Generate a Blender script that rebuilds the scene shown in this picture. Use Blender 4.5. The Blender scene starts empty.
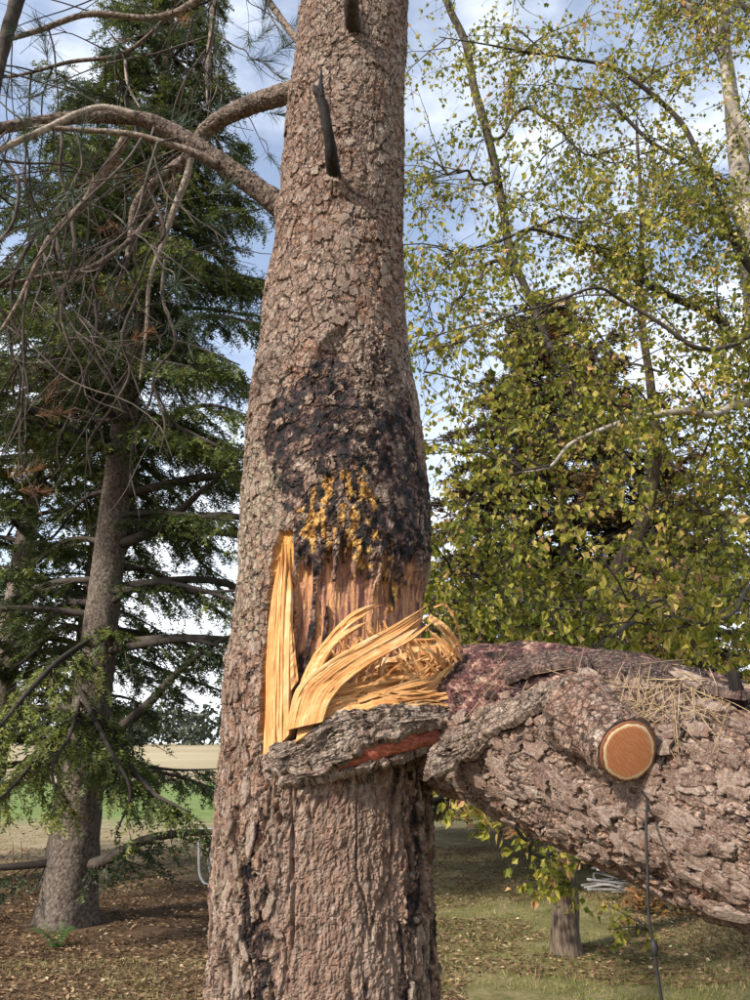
import bpy, math, random
import numpy as np
from mathutils import Vector, Matrix

# ------------------------------------------------------------------ camera, sky, sun
scene = bpy.context.scene
col = scene.collection
PITCH = math.radians(18.3)
CAM_Z = 1.55
FPX = 741.0                                   # focal length in pixels of the 750 x 1000 photograph
cam_d = bpy.data.cameras.new('camera')
cam = bpy.data.objects.new('camera', cam_d)
col.objects.link(cam)
cam.location = (0, 0, CAM_Z)
cam.rotation_euler = (math.pi / 2 + PITCH, 0, 0)
cam_d.sensor_fit = 'VERTICAL'
cam_d.sensor_height = 24
cam_d.lens = 24 * FPX / 1000.0
cam_d.clip_start = 0.05
cam_d.clip_end = 6000
scene.camera = cam

SUN_DIR = Vector((-0.68, -0.58, 0.64)).normalized()
world = bpy.data.worlds.new('World')
scene.world = world
world.use_nodes = True
wn, wl = world.node_tree.nodes, world.node_tree.links
wn.clear()
w_out = wn.new('ShaderNodeOutputWorld')
w_bg = wn.new('ShaderNodeBackground')
w_bg.inputs['Strength'].default_value = 0.15
sky = wn.new('ShaderNodeTexSky')
sky.sky_type = 'NISHITA'
sky.sun_disc = False
sky.sun_elevation = math.asin(SUN_DIR.z)
sky.sun_rotation = math.atan2(SUN_DIR.x, SUN_DIR.y)
sky.air_density = 1.0
sky.dust_density = 1.0
sky.ozone_density = 1.2
w_tc = wn.new('ShaderNodeTexCoord')
w_map = wn.new('ShaderNodeMapping')
w_map.inputs['Scale'].default_value = (1.6, 1.6, 3.4)
w_n = wn.new('ShaderNodeTexNoise')
w_n.inputs['Scale'].default_value = 1.7
w_n.inputs['Detail'].default_value = 7
w_n.inputs['Roughness'].default_value = 0.58
w_sep = wn.new('ShaderNodeSeparateXYZ')
w_el = wn.new('ShaderNodeMapRange')            # more cloud towards the horizon, all round
w_el.inputs['From Min'].default_value = 0.0
w_el.inputs['From Max'].default_value = 0.75
w_el.inputs['To Min'].default_value = 0.26
w_el.inputs['To Max'].default_value = -0.03
w_add = wn.new('ShaderNodeMath')
w_ramp = wn.new('ShaderNodeMapRange')
w_ramp.interpolation_type = 'SMOOTHSTEP'
w_ramp.inputs['From Min'].default_value = 0.44
w_ramp.inputs['From Max'].default_value = 0.80
w_ramp.inputs['To Min'].default_value = 0.14
w_mix = wn.new('ShaderNodeMixRGB')
w_mix.inputs['Color2'].default_value = (5.6, 5.85, 6.2, 1)
wl.new(w_tc.outputs['Generated'], w_map.inputs['Vector'])
wl.new(w_map.outputs['Vector'], w_n.inputs['Vector'])
wl.new(w_tc.outputs['Generated'], w_sep.inputs['Vector'])
wl.new(w_sep.outputs['Z'], w_el.inputs['Value'])
wl.new(w_n.outputs['Fac'], w_add.inputs[0])
wl.new(w_el.outputs['Result'], w_add.inputs[1])
wl.new(w_add.outputs['Value'], w_ramp.inputs['Value'])
wl.new(w_ramp.outputs['Result'], w_mix.inputs['Fac'])
wl.new(sky.outputs['Color'], w_mix.inputs['Color1'])
wl.new(w_mix.outputs['Color'], w_bg.inputs['Color'])
wl.new(w_bg.outputs['Background'], w_out.inputs['Surface'])

sun_d = bpy.data.lights.new('sun', 'SUN')
sun_d.energy = 4.0
sun_d.angle = math.radians(4)
sun_d.color = (1.0, 0.93, 0.83)
sun = bpy.data.objects.new('sun', sun_d)
col.objects.link(sun)
sun.rotation_euler = (-SUN_DIR).to_track_quat('-Z', 'Y').to_euler()

scene.view_settings.view_transform = 'Standard'
scene.view_settings.look = 'None'
scene.view_settings.gamma = 1
scene.view_settings.exposure = 0.8
scene.view_settings.use_curve_mapping = False

# ------------------------------------------------------------------ helpers
rng = np.random.default_rng(7)
random.seed(7)
CP, SP = math.cos(PITCH), math.sin(PITCH)


def at(px, py, Y):
    """Point at horizontal distance Y in front of the camera seen at photo pixel px, py."""
    v = (px - 375) / FPX
    u = (500 - py) / FPX
    d = np.array([v, CP - u * SP, SP + u * CP])
    return np.array([0, 0, CAM_Z]) + d * (Y / d[1])


def ats(pts):
    return np.array([at(*p) for p in pts])


def project(P):
    P = np.asarray(P, float) - np.array([0, 0, CAM_Z])
    f = P[..., 1] * CP + P[..., 2] * SP
    u = -P[..., 1] * SP + P[..., 2] * CP
    f = np.where(np.abs(f) < 1e-6, 1e-6, f)
    return 375 + FPX * P[..., 0] / f, 500 - FPX * u / f, f


def sstep(a, b, x):
    t = np.clip((x - a) / (b - a), 0, 1)
    return t * t * (3 - 2 * t)


def hsh(i, j, seed):
    with np.errstate(over='ignore'):
        n = (i.astype(np.int64).astype(np.uint32) * np.uint32(374761393)
             + j.astype(np.int64).astype(np.uint32) * np.uint32(668265263)
             + np.uint32(seed * 2246822 + 97))
        n = (n ^ (n >> np.uint32(13))) * np.uint32(1274126177)
        n = (n ^ (n >> np.uint32(15))) * np.uint32(2246822519)
        n = n ^ (n >> np.uint32(16))
    return n.astype(np.float64) / 4294967296.0


def vnoise(u, v, seed=0):
    i, j = np.floor(u), np.floor(v)
    a, b = u - i, v - j
    a = a * a * (3 - 2 * a)
    b = b * b * (3 - 2 * b)
    return ((hsh(i, j, seed) * (1 - a) + hsh(i + 1, j, seed) * a) * (1 - b)
            + (hsh(i, j + 1, seed) * (1 - a) + hsh(i + 1, j + 1, seed) * a) * b)


def fbm(u, v, octv=4, seed=0, gain=0.5):
    s, a, t = 0, 1, 0
    for k in range(octv):
        s = s + a * vnoise(u, v, seed + k * 11)
        t += a
        a *= gain
        u, v = u * 2.03 + 3.1, v * 2.03 + 7.7
    return s / t


def voro(u, v, seed=0):
    i, j = np.floor(u), np.floor(v)
    f1 = np.full(u.shape, 9.0)
    f2 = f1.copy()
    ci, cj = i.copy(), j.copy()
    dx, dy = np.zeros_like(u), np.zeros_like(u)
    for a in (-1, 0, 1):
        for b in (-1, 0, 1):
            x = u - (i + a + 0.1 + 0.8 * hsh(i + a, j + b, seed))
            y = v - (j + b + 0.1 + 0.8 * hsh(i + a, j + b, seed + 1))
            d = np.sqrt(x * x + y * y)
            n = d < f1
            f2 = np.where(n, f1, np.minimum(f2, d))
            f1 = np.where(n, d, f1)
            ci = np.where(n, i + a, ci)
            cj = np.where(n, j + b, cj)
            dx = np.where(n, x, dx)
            dy = np.where(n, y, dy)
    return f1, f2, ci, cj, dx, dy


def flake(u, v, sx, sy, seed, warp=0.5, ew=0.11):
    """Overlapping bark flakes: tilted cells with stepped edges. Returns height, cell random, edge."""
    U = u / sx + warp * 2 * (fbm(u / sx * 1.1, v / sy * 1.1, 3, seed + 5) - 0.5)
    V = v / sy + warp * 2 * (fbm(u / sx * 1.1 + 9, v / sy * 1.1, 3, seed + 6) - 0.5)
    f1, f2, ci, cj, dx, dy = voro(U, V, seed)
    e = sstep(0.02, ew, f2 - f1)
    r1, r2, r3 = hsh(ci, cj, seed + 2), hsh(ci, cj, seed + 3), hsh(ci, cj, seed + 4)
    h = 0.3 + 0.7 * r1 + (r2 - 0.5) * 1.3 * dx + (r3 - 0.6) * 1.3 * dy
    return h * (0.1 + 0.9 * e) + 0.25 * e, r1, e


def poly_mask(u, v, poly, soft, warp=0.0, seed=0, freq=30):
    """Soft mask of a polygon given in surface coordinates, its rim broken up by noise."""
    p = np.asarray(poly)
    ins = np.zeros(u.shape, bool)
    dist = np.full(u.shape, 1e9)
    for k in range(len(p)):
        a, b = p[k], p[(k + 1) % len(p)]
        c = ((a[1] > v) != (b[1] > v)) & (u < (b[0] - a[0]) * (v - a[1]) / (b[1] - a[1] + 1e-12) + a[0])
        ins ^= c
        ex, ey = b[0] - a[0], b[1] - a[1]
        t = np.clip(((u - a[0]) * ex + (v - a[1]) * ey) / (ex * ex + ey * ey + 1e-12), 0, 1)
        dist = np.minimum(dist, np.hypot(u - a[0] - t * ex, v - a[1] - t * ey))
    sd = np.where(ins, dist, -dist)
    if warp:
        sd = sd + warp * 2 * (fbm(u * freq, v * freq * 0.6, 4, seed + 50) - 0.5)
    return sstep(-soft, soft, sd)


# ---- objects
ORG = {}


def org_of(p):
    while p is not None:
        if p.name in ORG:
            return ORG[p.name]
        p = p.parent
    return np.zeros(3)


def thing(name, label, cat, loc, group=None):
    o = bpy.data.objects.new(name, None)
    col.objects.link(o)
    o.empty_display_size = 0.2
    o.location = tuple(loc)
    o['label'] = label
    o['category'] = cat
    if group:
        o['group'] = group
    ORG[o.name] = np.array(loc, float)
    return o


def mesh_np(name, V, F, mat, smooth=True, attrs=None):
    V = np.ascontiguousarray(V, dtype=np.float32)
    me = bpy.data.meshes.new(name)
    if not isinstance(F, (list, tuple)):
        F = [F]
    F = [np.asarray(f, dtype=np.int32) for f in F if len(f)]
    me.vertices.add(len(V))
    me.vertices.foreach_set('co', V.ravel())
    nl = sum(f.size for f in F)
    npoly = sum(len(f) for f in F)
    me.loops.add(nl)
    me.loops.foreach_set('vertex_index', np.concatenate([f.ravel() for f in F]))
    me.polygons.add(npoly)
    st, o = [], 0
    for f in F:
        st.append(o + np.arange(len(f), dtype=np.int32) * f.shape[1])
        o += f.size
    me.polygons.foreach_set('loop_start', np.concatenate(st).astype(np.int32))
    me.polygons.foreach_set('use_smooth', np.full(npoly, smooth))
    for k, a in (attrs or {}).items():
        a = np.ascontiguousarray(a, dtype=np.float32)
        if a.ndim == 2 and a.shape[1] == 4:
            t = me.attributes.new(k, 'FLOAT_COLOR', 'POINT')
            t.data.foreach_set('color', a.ravel())
        elif a.ndim == 2:
            t = me.attributes.new(k, 'FLOAT_VECTOR', 'POINT')
            t.data.foreach_set('vector', a.ravel())
        else:
            t = me.attributes.new(k, 'FLOAT', 'POINT')
            t.data.foreach_set('value', a.ravel())
    me.update(calc_edges=True)
    me.materials.append(mat)
    return me


def obj_np(name, V, F, mat, parent=None, smooth=True, attrs=None, **props):
    me = mesh_np(name, np.asarray(V) - org_of(parent), F, mat, smooth, attrs)
    o = bpy.data.objects.new(name, me)
    col.objects.link(o)
    o.parent = parent
    for k, v in props.items():
        o[k] = v
    return o


def place_copy(name, me, M, parent):
    o = bpy.data.objects.new(name, me)
    col.objects.link(o)
    o.parent = parent
    o.matrix_local = Matrix.Translation(Vector(tuple(-org_of(parent)))) @ M
    return o


def resample(P, n):
    """Catmull-Rom through the points, n samples evenly by length."""
    P = np.asarray(P, float)
    if len(P) == 2:
        t = np.linspace(0, 1, n)[:, None]
        return P[0] * (1 - t) + P[1] * t
    Q = np.vstack([2 * P[0] - P[1], P, 2 * P[-1] - P[-2]])
    out = []
    for k in range(1, len(Q) - 2):
        t = np.linspace(0, 1, 12, endpoint=False)[:, None]
        a, b, c, d = Q[k - 1], Q[k], Q[k + 1], Q[k + 2]
        out.append(0.5 * (2 * b + (c - a) * t + (2 * a - 5 * b + 4 * c - d) * t * t + (3 * b - a - 3 * c + d) * t ** 3))
    out.append(P[-1:])
    C = np.vstack(out)
    L = np.r_[0, np.cumsum(np.linalg.norm(np.diff(C[:, :3], axis=0), axis=1))]
    s = np.linspace(0, L[-1], n)
    return np.stack([np.interp(s, L, C[:, k]) for k in range(C.shape[1])], 1)


def frames(P):
    T = np.gradient(P, axis=0)
    T /= np.linalg.norm(T, axis=1)[:, None] + 1e-12
    a = np.array([0, 0, 1.0]) if abs(T[0][2]) < 0.9 else np.array([0, 1.0, 0])
    N = np.zeros_like(P)
    n = np.cross(T[0], a)
    n /= np.linalg.norm(n)
    for i in range(len(P)):
        n = n - T[i] * n.dot(T[i])
        n /= np.linalg.norm(n) + 1e-12
        N[i] = n
    return T, N, np.cross(T, N)


def tube(pts, rads, sides=8, n=None, bump=0.0, bfreq=(6, 30), seed=0, sm=True):
    """Tapered tube through pts; returns verts, quads, per-vertex (u, v, 0) in metres."""
    pts = np.asarray(pts, float)
    rads = np.interp(np.linspace(0, 1, len(pts)), np.linspace(0, 1, len(rads)), rads)
    if n is None:
        n = max(4, len(pts) * 4)
    A = resample(np.c_[pts, rads], n) if sm else np.c_[pts, rads]
    n = len(A)
    P, R = A[:, :3], np.maximum(A[:, 3], 0.0004)
    T, N, B = frames(P)
    th = np.arange(sides) * 2 * math.pi / sides
    L = np.r_[0, np.cumsum(np.linalg.norm(np.diff(P, axis=0), axis=1))]
    rr = R[:, None] * np.ones((1, sides))
    if bump:
        uu = th[None, :] / (2 * math.pi) * bfreq[0] + 0 * L[:, None]
        vv = L[:, None] * bfreq[1] + 0 * th[None, :]
        rr = rr * (1 + bump * (fbm(uu, vv, 3, seed + 21) - 0.5) * 2 * (np.minimum(1, 1)))
    V = P[:, None, :] + rr[..., None] * (np.cos(th)[None, :, None] * N[:, None, :] + np.sin(th)[None, :, None] * B[:, None, :])
    V = V.reshape(-1, 3)
    i = np.arange(n - 1)[:, None] * sides
    j = np.arange(sides)[None, :]
    k = (j + 1) % sides
    F = np.stack([i + j, i + k, i + sides + k, i + sides + j], -1).reshape(-1, 4)
    # close both ends with a centre point
    V = np.vstack([V, P[0], P[-1]])
    c0, c1 = len(V) - 2, len(V) - 1
    jj = np.arange(sides)
    kk = (jj + 1) % sides
    capA = np.stack([np.full(sides, c0), kk, jj], 1)
    e = (n - 1) * sides
    capB = np.stack([np.full(sides, c1), e + jj, e + kk], 1)
    return V, F, np.vstack([capA, capB])


def thin_tubes(PT, R0, R1):
    """Many three-sided twigs at once: PT is (n, m, 3)."""
    n, m, _ = PT.shape
    ax_ = PT[:, -1] - PT[:, 0]
    ref = np.where(np.abs(ax_[:, 2:3]) > 0.8 * np.linalg.norm(ax_, axis=1)[:, None], np.array([[1.0, 0.2, 0]]), np.array([[0.1, 0.2, 1.0]]))
    N = np.cross(ax_, ref)
    N /= np.linalg.norm(N, axis=1)[:, None] + 1e-9
    B = np.cross(ax_, N)
    B /= np.linalg.norm(B, axis=1)[:, None] + 1e-9
    t = np.linspace(0, 1, m)
    rr = (np.asarray(R0)[:, None] * (1 - t) + np.asarray(R1)[:, None] * t)[..., None, None]
    an = np.arange(3) * 2 * math.pi / 3
    ring = np.cos(an)[None, None, :, None] * N[:, None, None, :] + np.sin(an)[None, None, :, None] * B[:, None, None, :]
    V = (PT[:, :, None, :] + rr * ring).reshape(-1, 3)
    b = (np.arange(n)[:, None, None] * m * 3 + np.arange(m - 1)[None, :, None] * 3)
    j = np.arange(3)[None, None, :]
    k = (j + 1) % 3
    return V, np.stack([b + j, b + k, b + 3 + k, b + 3 + j], -1).reshape(-1, 4)


def unit(d):
    return d / (np.linalg.norm(d, axis=-1, keepdims=True) + 1e-9)


def grow(r, p, d, L, m, jit, pull):
    """Polylines of m steps from p along d with random bends and a steady pull."""
    pts = [p]
    for q in range(m):
        d = unit(d + r.normal(0, jit, d.shape) + np.array(pull))
        pts.append(pts[-1] + d * (L / m)[:, None])
    return np.stack(pts, 1), d


def along(PT, g):
    """Points at parameter g (n, k) on polylines PT (n, m, 3)."""
    m = PT.shape[1] - 1
    x = np.clip(g, 0, 0.9999) * m
    j = x.astype(int)
    f = (x - j)[..., None]
    i = np.arange(len(PT))[:, None]
    return PT[i, j] * (1 - f) + PT[i, j + 1] * f


class Bag:
    """Collects tubes and loose triangles into one mesh."""
    def __init__(self):
        self.V, self.Q, self.T, self.A, self.n = [], [], [], [], 0

    def add(self, V, Q=None, T=None, a=None):
        if Q is not None and len(Q):
            self.Q.append(np.asarray(Q) + self.n)
        if T is not None and len(T):
            self.T.append(np.asarray(T) + self.n)
        self.V.append(V)
        self.A.append(np.zeros((len(V), 4)) if a is None else np.broadcast_to(a, (len(V), 4)))
        self.n += len(V)

    def tube(self, *a, **k):
        V, Q, T = tube(*a, **k)
        self.add(V, Q, T)

    def build(self, name, mat, parent=None, smooth=True, **props):
        F = []
        if self.Q:
            F.append(np.vstack(self.Q))
        if self.T:
            F.append(np.vstack(self.T))
        return obj_np(name, np.vstack(self.V), F, mat, parent, smooth, {'A': np.vstack(self.A)}, **props)


# ------------------------------------------------------------------ materials
class NT:
    def __init__(self, name):
        self.m = bpy.data.materials.new(name)
        self.m.use_nodes = True
        self.t = self.m.node_tree
        self.t.nodes.clear()
        self.out = self.t.nodes.new('ShaderNodeOutputMaterial')
        self.b = self.t.nodes.new('ShaderNodeBsdfPrincipled')
        self.t.links.new(self.b.outputs[0], self.out.inputs[0])
        self.geo = self.t.nodes.new('ShaderNodeNewGeometry')

    def put(self, sock, v):
        if isinstance(v, bpy.types.NodeSocket):
            self.t.links.new(v, sock)
        elif isinstance(v, (tuple, list)) and len(v) == 3 and sock.type == 'RGBA':
            sock.default_value = (*v, 1)
        else:
            sock.default_value = v

    def noise(self, scale, detail=4, rough=0.55, vec=None, stretch=None, dist=0.0):
        v = vec if vec is not None else self.geo.outputs['Position']
        if stretch:
            mp = self.t.nodes.new('ShaderNodeMapping')
            mp.inputs['Scale'].default_value = stretch
            self.t.links.new(v, mp.inputs['Vector'])
            v = mp.outputs['Vector']
        n = self.t.nodes.new('ShaderNodeTexNoise')
        n.inputs['Scale'].default_value = scale
        n.inputs['Detail'].default_value = detail
        n.inputs['Roughness'].default_value = rough
        n.inputs['Distortion'].default_value = dist
        self.t.links.new(v, n.inputs['Vector'])
        return n.outputs['Fac']

    def mix(self, f, a, b, mode='MIX'):
        n = self.t.nodes.new('ShaderNodeMixRGB')
        n.blend_type = mode
        self.put(n.inputs['Fac'], f)
        self.put(n.inputs['Color1'], a)
        self.put(n.inputs['Color2'], b)
        return n.outputs['Color']

    def math(self, op, a, b=0.0, clamp=False):
        n = self.t.nodes.new('ShaderNodeMath')
        n.operation = op
        n.use_clamp = clamp
        self.put(n.inputs[0], a)
        self.put(n.inputs[1], b)
        return n.outputs[0]

    def rng(self, v, a, b, c=0.0, d=1.0):
        n = self.t.nodes.new('ShaderNodeMapRange')
        n.interpolation_type = 'SMOOTHSTEP'
        self.put(n.inputs['Value'], v)
        for k, x in zip(('From Min', 'From Max', 'To Min', 'To Max'), (a, b, c, d)):
            n.inputs[k].default_value = x
        return n.outputs['Result']

    def ramp(self, v, stops):
        n = self.t.nodes.new('ShaderNodeValToRGB')
        e = n.color_ramp.elements
        while len(e) < len(stops):
            e.new(0.5)
        for k, (p, c) in enumerate(stops):
            e[k].position = p
            e[k].color = (*c, 1)
        self.put(n.inputs['Fac'], v)
        return n.outputs['Color']

    def attr(self, name):
        n = self.t.nodes.new('ShaderNodeAttribute')
        n.attribute_name = name
        return n

    def split(self, name):
        a = self.attr(name)
        s = self.t.nodes.new('ShaderNodeSeparateColor')
        self.t.links.new(a.outputs['Color'], s.inputs[0])
        return s.outputs[0], s.outputs[1], s.outputs[2], a.outputs['Alpha']

    def rand(self):
        return self.t.nodes.new('ShaderNodeObjectInfo').outputs['Random']

    def bump(self, h, strength=0.5, dist=0.004):
        n = self.t.nodes.new('ShaderNodeBump')
        n.inputs['Strength'].default_value = strength
        n.inputs['Distance'].default_value = dist
        self.put(n.inputs['Height'], h)
        self.t.links.new(n.outputs['Normal'], self.b.inputs['Normal'])

    def fin(self, color, rough=0.85, spec=0.25):
        self.put(self.b.inputs['Base Color'], color)
        self.put(self.b.inputs['Roughness'], rough)
        self.put(self.b.inputs['Specular IOR Level'], spec)
        return self.m


def bark_color(n, rnd, lay, palette):
    """Weathered plate tops, turning dark red-brown where lay is low."""
    nz = n.noise(9, 5, 0.6)
    fine = n.noise(60, 6, 0.75)
    f = n.math('ADD', n.math('MULTIPLY', rnd, 0.5), n.math('ADD', n.math('MULTIPLY', nz, 0.42), n.math('MULTIPLY', n.math('SUBTRACT', fine, 0.5), 1.3)), True)
    c = n.ramp(f, palette)
    speck = n.rng(n.noise(190, 4, 0.8), 0.50, 0.66)
    c = n.mix(n.math('MULTIPLY', speck, 0.6), c, (0.56, 0.49, 0.43))
    rust = n.rng(n.noise(33, 5, 0.7), 0.54, 0.68)
    c = n.mix(n.math('MULTIPLY', rust, 0.45), c, (0.27, 0.12, 0.07))
    dark = n.rng(n.noise(110, 5, 0.8), 0.51, 0.62)
    c = n.mix(n.math('MULTIPLY', dark, 0.5), c, (0.09, 0.054, 0.04))
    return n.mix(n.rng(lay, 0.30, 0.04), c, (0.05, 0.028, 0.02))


PAL_UP = [(0.08, (0.10, 0.058, 0.040)), (0.32, (0.225, 0.145, 0.103)), (0.54, (0.355, 0.262, 0.20)), (0.80, (0.47, 0.39, 0.32)), (1.0, (0.37, 0.20, 0.12))]
PAL_LOG = [(0.08, (0.11, 0.062, 0.044)), (0.32, (0.235, 0.148, 0.108)), (0.54, (0.365, 0.265, 0.205)), (0.80, (0.49, 0.40, 0.33)), (1.0, (0.39, 0.205, 0.122))]
WOOD_T = [(0.30, (0.10, 0.046, 0.042)), (0.41, (0.22, 0.10, 0.078)), (0.49, (0.37, 0.175, 0.10)), (0.58, (0.52, 0.265, 0.12)), (0.72, (0.68, 0.43, 0.19))]
WOOD_L = [(0.34, (0.020, 0.010, 0.011)), (0.46, (0.075, 0.030, 0.030)), (0.53, (0.15, 0.064, 0.054)), (0.59, (0.29, 0.165, 0.125)), (0.70, (0.52, 0.40, 0.30))]


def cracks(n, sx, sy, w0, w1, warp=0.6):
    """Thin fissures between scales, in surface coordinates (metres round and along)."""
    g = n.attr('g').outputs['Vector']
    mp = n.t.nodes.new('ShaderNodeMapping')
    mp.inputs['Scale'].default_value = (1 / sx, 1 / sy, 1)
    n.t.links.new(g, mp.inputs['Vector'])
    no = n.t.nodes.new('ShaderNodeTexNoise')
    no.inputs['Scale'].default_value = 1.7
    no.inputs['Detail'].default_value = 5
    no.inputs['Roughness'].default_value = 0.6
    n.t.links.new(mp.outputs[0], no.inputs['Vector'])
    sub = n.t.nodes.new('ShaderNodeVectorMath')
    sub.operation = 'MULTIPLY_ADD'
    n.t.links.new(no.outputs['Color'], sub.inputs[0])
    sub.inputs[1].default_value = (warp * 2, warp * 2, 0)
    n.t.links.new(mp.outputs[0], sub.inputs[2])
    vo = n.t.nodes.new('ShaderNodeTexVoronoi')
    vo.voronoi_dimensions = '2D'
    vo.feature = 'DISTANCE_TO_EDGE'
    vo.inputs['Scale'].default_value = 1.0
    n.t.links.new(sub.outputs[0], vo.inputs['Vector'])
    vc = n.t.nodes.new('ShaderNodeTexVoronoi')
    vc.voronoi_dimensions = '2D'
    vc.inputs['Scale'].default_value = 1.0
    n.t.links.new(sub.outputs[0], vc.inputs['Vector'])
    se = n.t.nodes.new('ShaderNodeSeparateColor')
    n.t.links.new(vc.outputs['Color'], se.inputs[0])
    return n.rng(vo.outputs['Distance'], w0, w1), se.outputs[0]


def mat_trunk(name, pal, wpal, cell, wstretch):
    n = NT(name)
    resin, wood, fresh, amber = n.split('A')
    lay, rnd, red, lichen = n.split('B')
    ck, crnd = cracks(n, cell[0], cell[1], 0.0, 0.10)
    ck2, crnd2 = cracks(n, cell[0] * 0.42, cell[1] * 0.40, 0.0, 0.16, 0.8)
    sm_ = n.attr('S').outputs['Fac']
    rough_ = n.math('SUBTRACT', 1.0, n.math('MULTIPLY', sm_, 0.55))
    rn0 = n.math('ADD', n.math('MULTIPLY', rnd, 0.45), n.math('ADD', n.math('MULTIPLY', crnd, 0.35), n.math('MULTIPLY', crnd2, 0.2)))
    c = bark_color(n, rn0, lay, pal)
    redn = n.math('MULTIPLY', red, n.rng(n.noise(38, 5, 0.65), 0.36, 0.62))
    c = n.mix(redn, c, n.ramp(n.noise(60, 4), [(0.3, (0.14, 0.064, 0.040)), (0.7, (0.36, 0.19, 0.118))]))
    lic = n.math('MULTIPLY', lichen, n.rng(n.noise(55, 5, 0.7), 0.42, 0.66))
    c = n.mix(lic, c, (0.36, 0.32, 0.22))
    gate = n.math('MULTIPLY', n.rng(n.noise(20, 3, 0.6), 0.40, 0.60), rough_)
    fib = n.noise(46, 7, 0.78, stretch=(2.2, 2.2, 0.5), dist=0.8)
    fc_ = n.ramp(fib, [(0.34, (0.10, 0.058, 0.042)), (0.46, (0.25, 0.16, 0.12)), (0.58, (0.36, 0.26, 0.205)), (0.72, (0.44, 0.34, 0.28))])
    c = n.mix(n.math('MULTIPLY', sm_, 0.45), c, fc_)
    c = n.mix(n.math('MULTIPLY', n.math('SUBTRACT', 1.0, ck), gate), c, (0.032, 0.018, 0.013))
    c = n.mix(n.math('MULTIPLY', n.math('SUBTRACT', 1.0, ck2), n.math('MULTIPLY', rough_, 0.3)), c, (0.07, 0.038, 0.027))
    # old exposed wood: orange and purplish streaks along the grain
    g = n.noise(16, 6, 0.7, stretch=wstretch, dist=0.6)
    g2 = n.noise(42, 5, 0.7, stretch=wstretch)
    wc = n.ramp(g, wpal)
    wc = n.mix(n.math('MULTIPLY', n.rng(g2, 0.53, 0.68), 0.8), wc, (0.05, 0.024, 0.022))
    wc = n.mix(n.math('MULTIPLY', n.rng(n.noise(130, 5, 0.75), 0.54, 0.68), 0.55), wc, wpal[-1][1])
    c = n.mix(wood, c, wc)
    # resin-soaked black bark
    rn = n.noise(30, 7, 0.75)
    rc = n.ramp(rn, [(0.34, (0.005, 0.005, 0.006)), (0.47, (0.010, 0.008, 0.008)), (0.53, (0.045, 0.022, 0.018)), (0.59, (0.15, 0.085, 0.062)), (0.68, (0.42, 0.33, 0.25))])
    c = n.mix(resin, c, rc)
    ac = n.ramp(n.noise(60, 5, 0.65), [(0.38, (0.10, 0.04, 0.014)), (0.5, (0.40, 0.19, 0.04)), (0.60, (0.60, 0.38, 0.12)), (0.72, (0.70, 0.56, 0.30))])
    c = n.mix(amber, c, ac)
    fg = n.noise(26, 6, 0.65, stretch=(3.4, 3.4, 0.16))
    fc = n.ramp(fg, [(0.32, (0.38, 0.16, 0.04)), (0.5, (0.62, 0.33, 0.09)), (0.72, (0.76, 0.50, 0.2))])
    c = n.mix(fresh, c, fc)
    h = n.math('ADD', n.noise(110, 6, 0.75), n.math('ADD', n.math('MULTIPLY', ck2, 0.4), n.math('ADD', n.math('MULTIPLY', ck, 1.2), n.math('ADD', n.math('MULTIPLY', crnd, 0.9), n.math('MULTIPLY', crnd2, 0.4)))))
    h2 = n.math('ADD', n.noise(60, 7, 0.75), n.math('MULTIPLY', n.noise(160, 4, 0.7), 0.6))
    bare = n.math('MAXIMUM', n.math('MAXIMUM', wood, resin), n.math('MAXIMUM', fresh, amber))
    hm = n.mix(bare, h, h2)
    hm = n.mix(n.math('MULTIPLY', sm_, 0.45), hm, n.math('MULTIPLY', fib, 2.2))
    n.bump(hm, 1.0, 0.006)
    wet = n.math('MULTIPLY', resin, n.rng(n.noise(22, 4), 0.45, 0.6))
    return n.fin(c, n.math('SUBTRACT', 0.86, n.math('MULTIPLY', wet, 0.42)), 0.3)


def mat_plate(name, pal):
    n = NT(name)
    c = bark_color(n, n.math('ADD', n.math('MULTIPLY', n.rand(), 0.75), -0.02), 0.9, pal)
    n.bump(n.math('ADD', n.noise(75, 6, 0.78), n.math('MULTIPLY', n.noise(300, 3, 0.7), 0.4)), 1.0, 0.009)
    return n.fin(c, 0.86, 0.25)


def mat_simple(name, stops, scale=30, stretch=None, rough=0.85, bump=0.4, bscale=120, bdist=0.004, spec=0.25):
    n = NT(name)
    f = n.math('ADD', n.math('MULTIPLY', n.noise(scale, 6, 0.65, stretch=stretch), 0.8), n.math('MULTIPLY', n.rand(), 0.2))
    c = n.ramp(f, stops)
    if bump:
        n.bump(n.noise(bscale, 5, 0.65, stretch=stretch), bump, bdist)
    return n.fin(c, rough, spec)


def mat_wood(name='fresh_wood'):
    """Fresh split pine: fibres run along each splinter (attribute g = across, along, seed)."""
    n = NT(name)
    g = n.attr('g').outputs['Vector']
    f = n.noise(1.0, 5, 0.65, vec=g, stretch=(210, 6, 40))
    f2 = n.noise(1.0, 4, 0.6, vec=g, stretch=(45, 5, 40))
    c = n.ramp(n.math('ADD', n.math('MULTIPLY', f, 0.62), n.math('MULTIPLY', f2, 0.38)),
               [(0.28, (0.20, 0.07, 0.024)), (0.38, (0.46, 0.195, 0.062)), (0.49, (0.60, 0.31, 0.115)), (0.60, (0.69, 0.42, 0.19)), (0.74, (0.82, 0.61, 0.37))])
    f3 = n.noise(1.0, 3, 0.6, vec=g, stretch=(6, 9, 55))
    c = n.mix(n.math('MULTIPLY', n.rng(f3, 0.52, 0.68), 0.65), c, (0.34, 0.145, 0.045))
    c = n.mix(n.math('MULTIPLY', n.rng(f3, 0.46, 0.30), 0.5), c, (0.82, 0.64, 0.40))
    n.bump(f, 1.0, 0.006)
    return n.fin(c, 0.75, 0.15)


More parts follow.
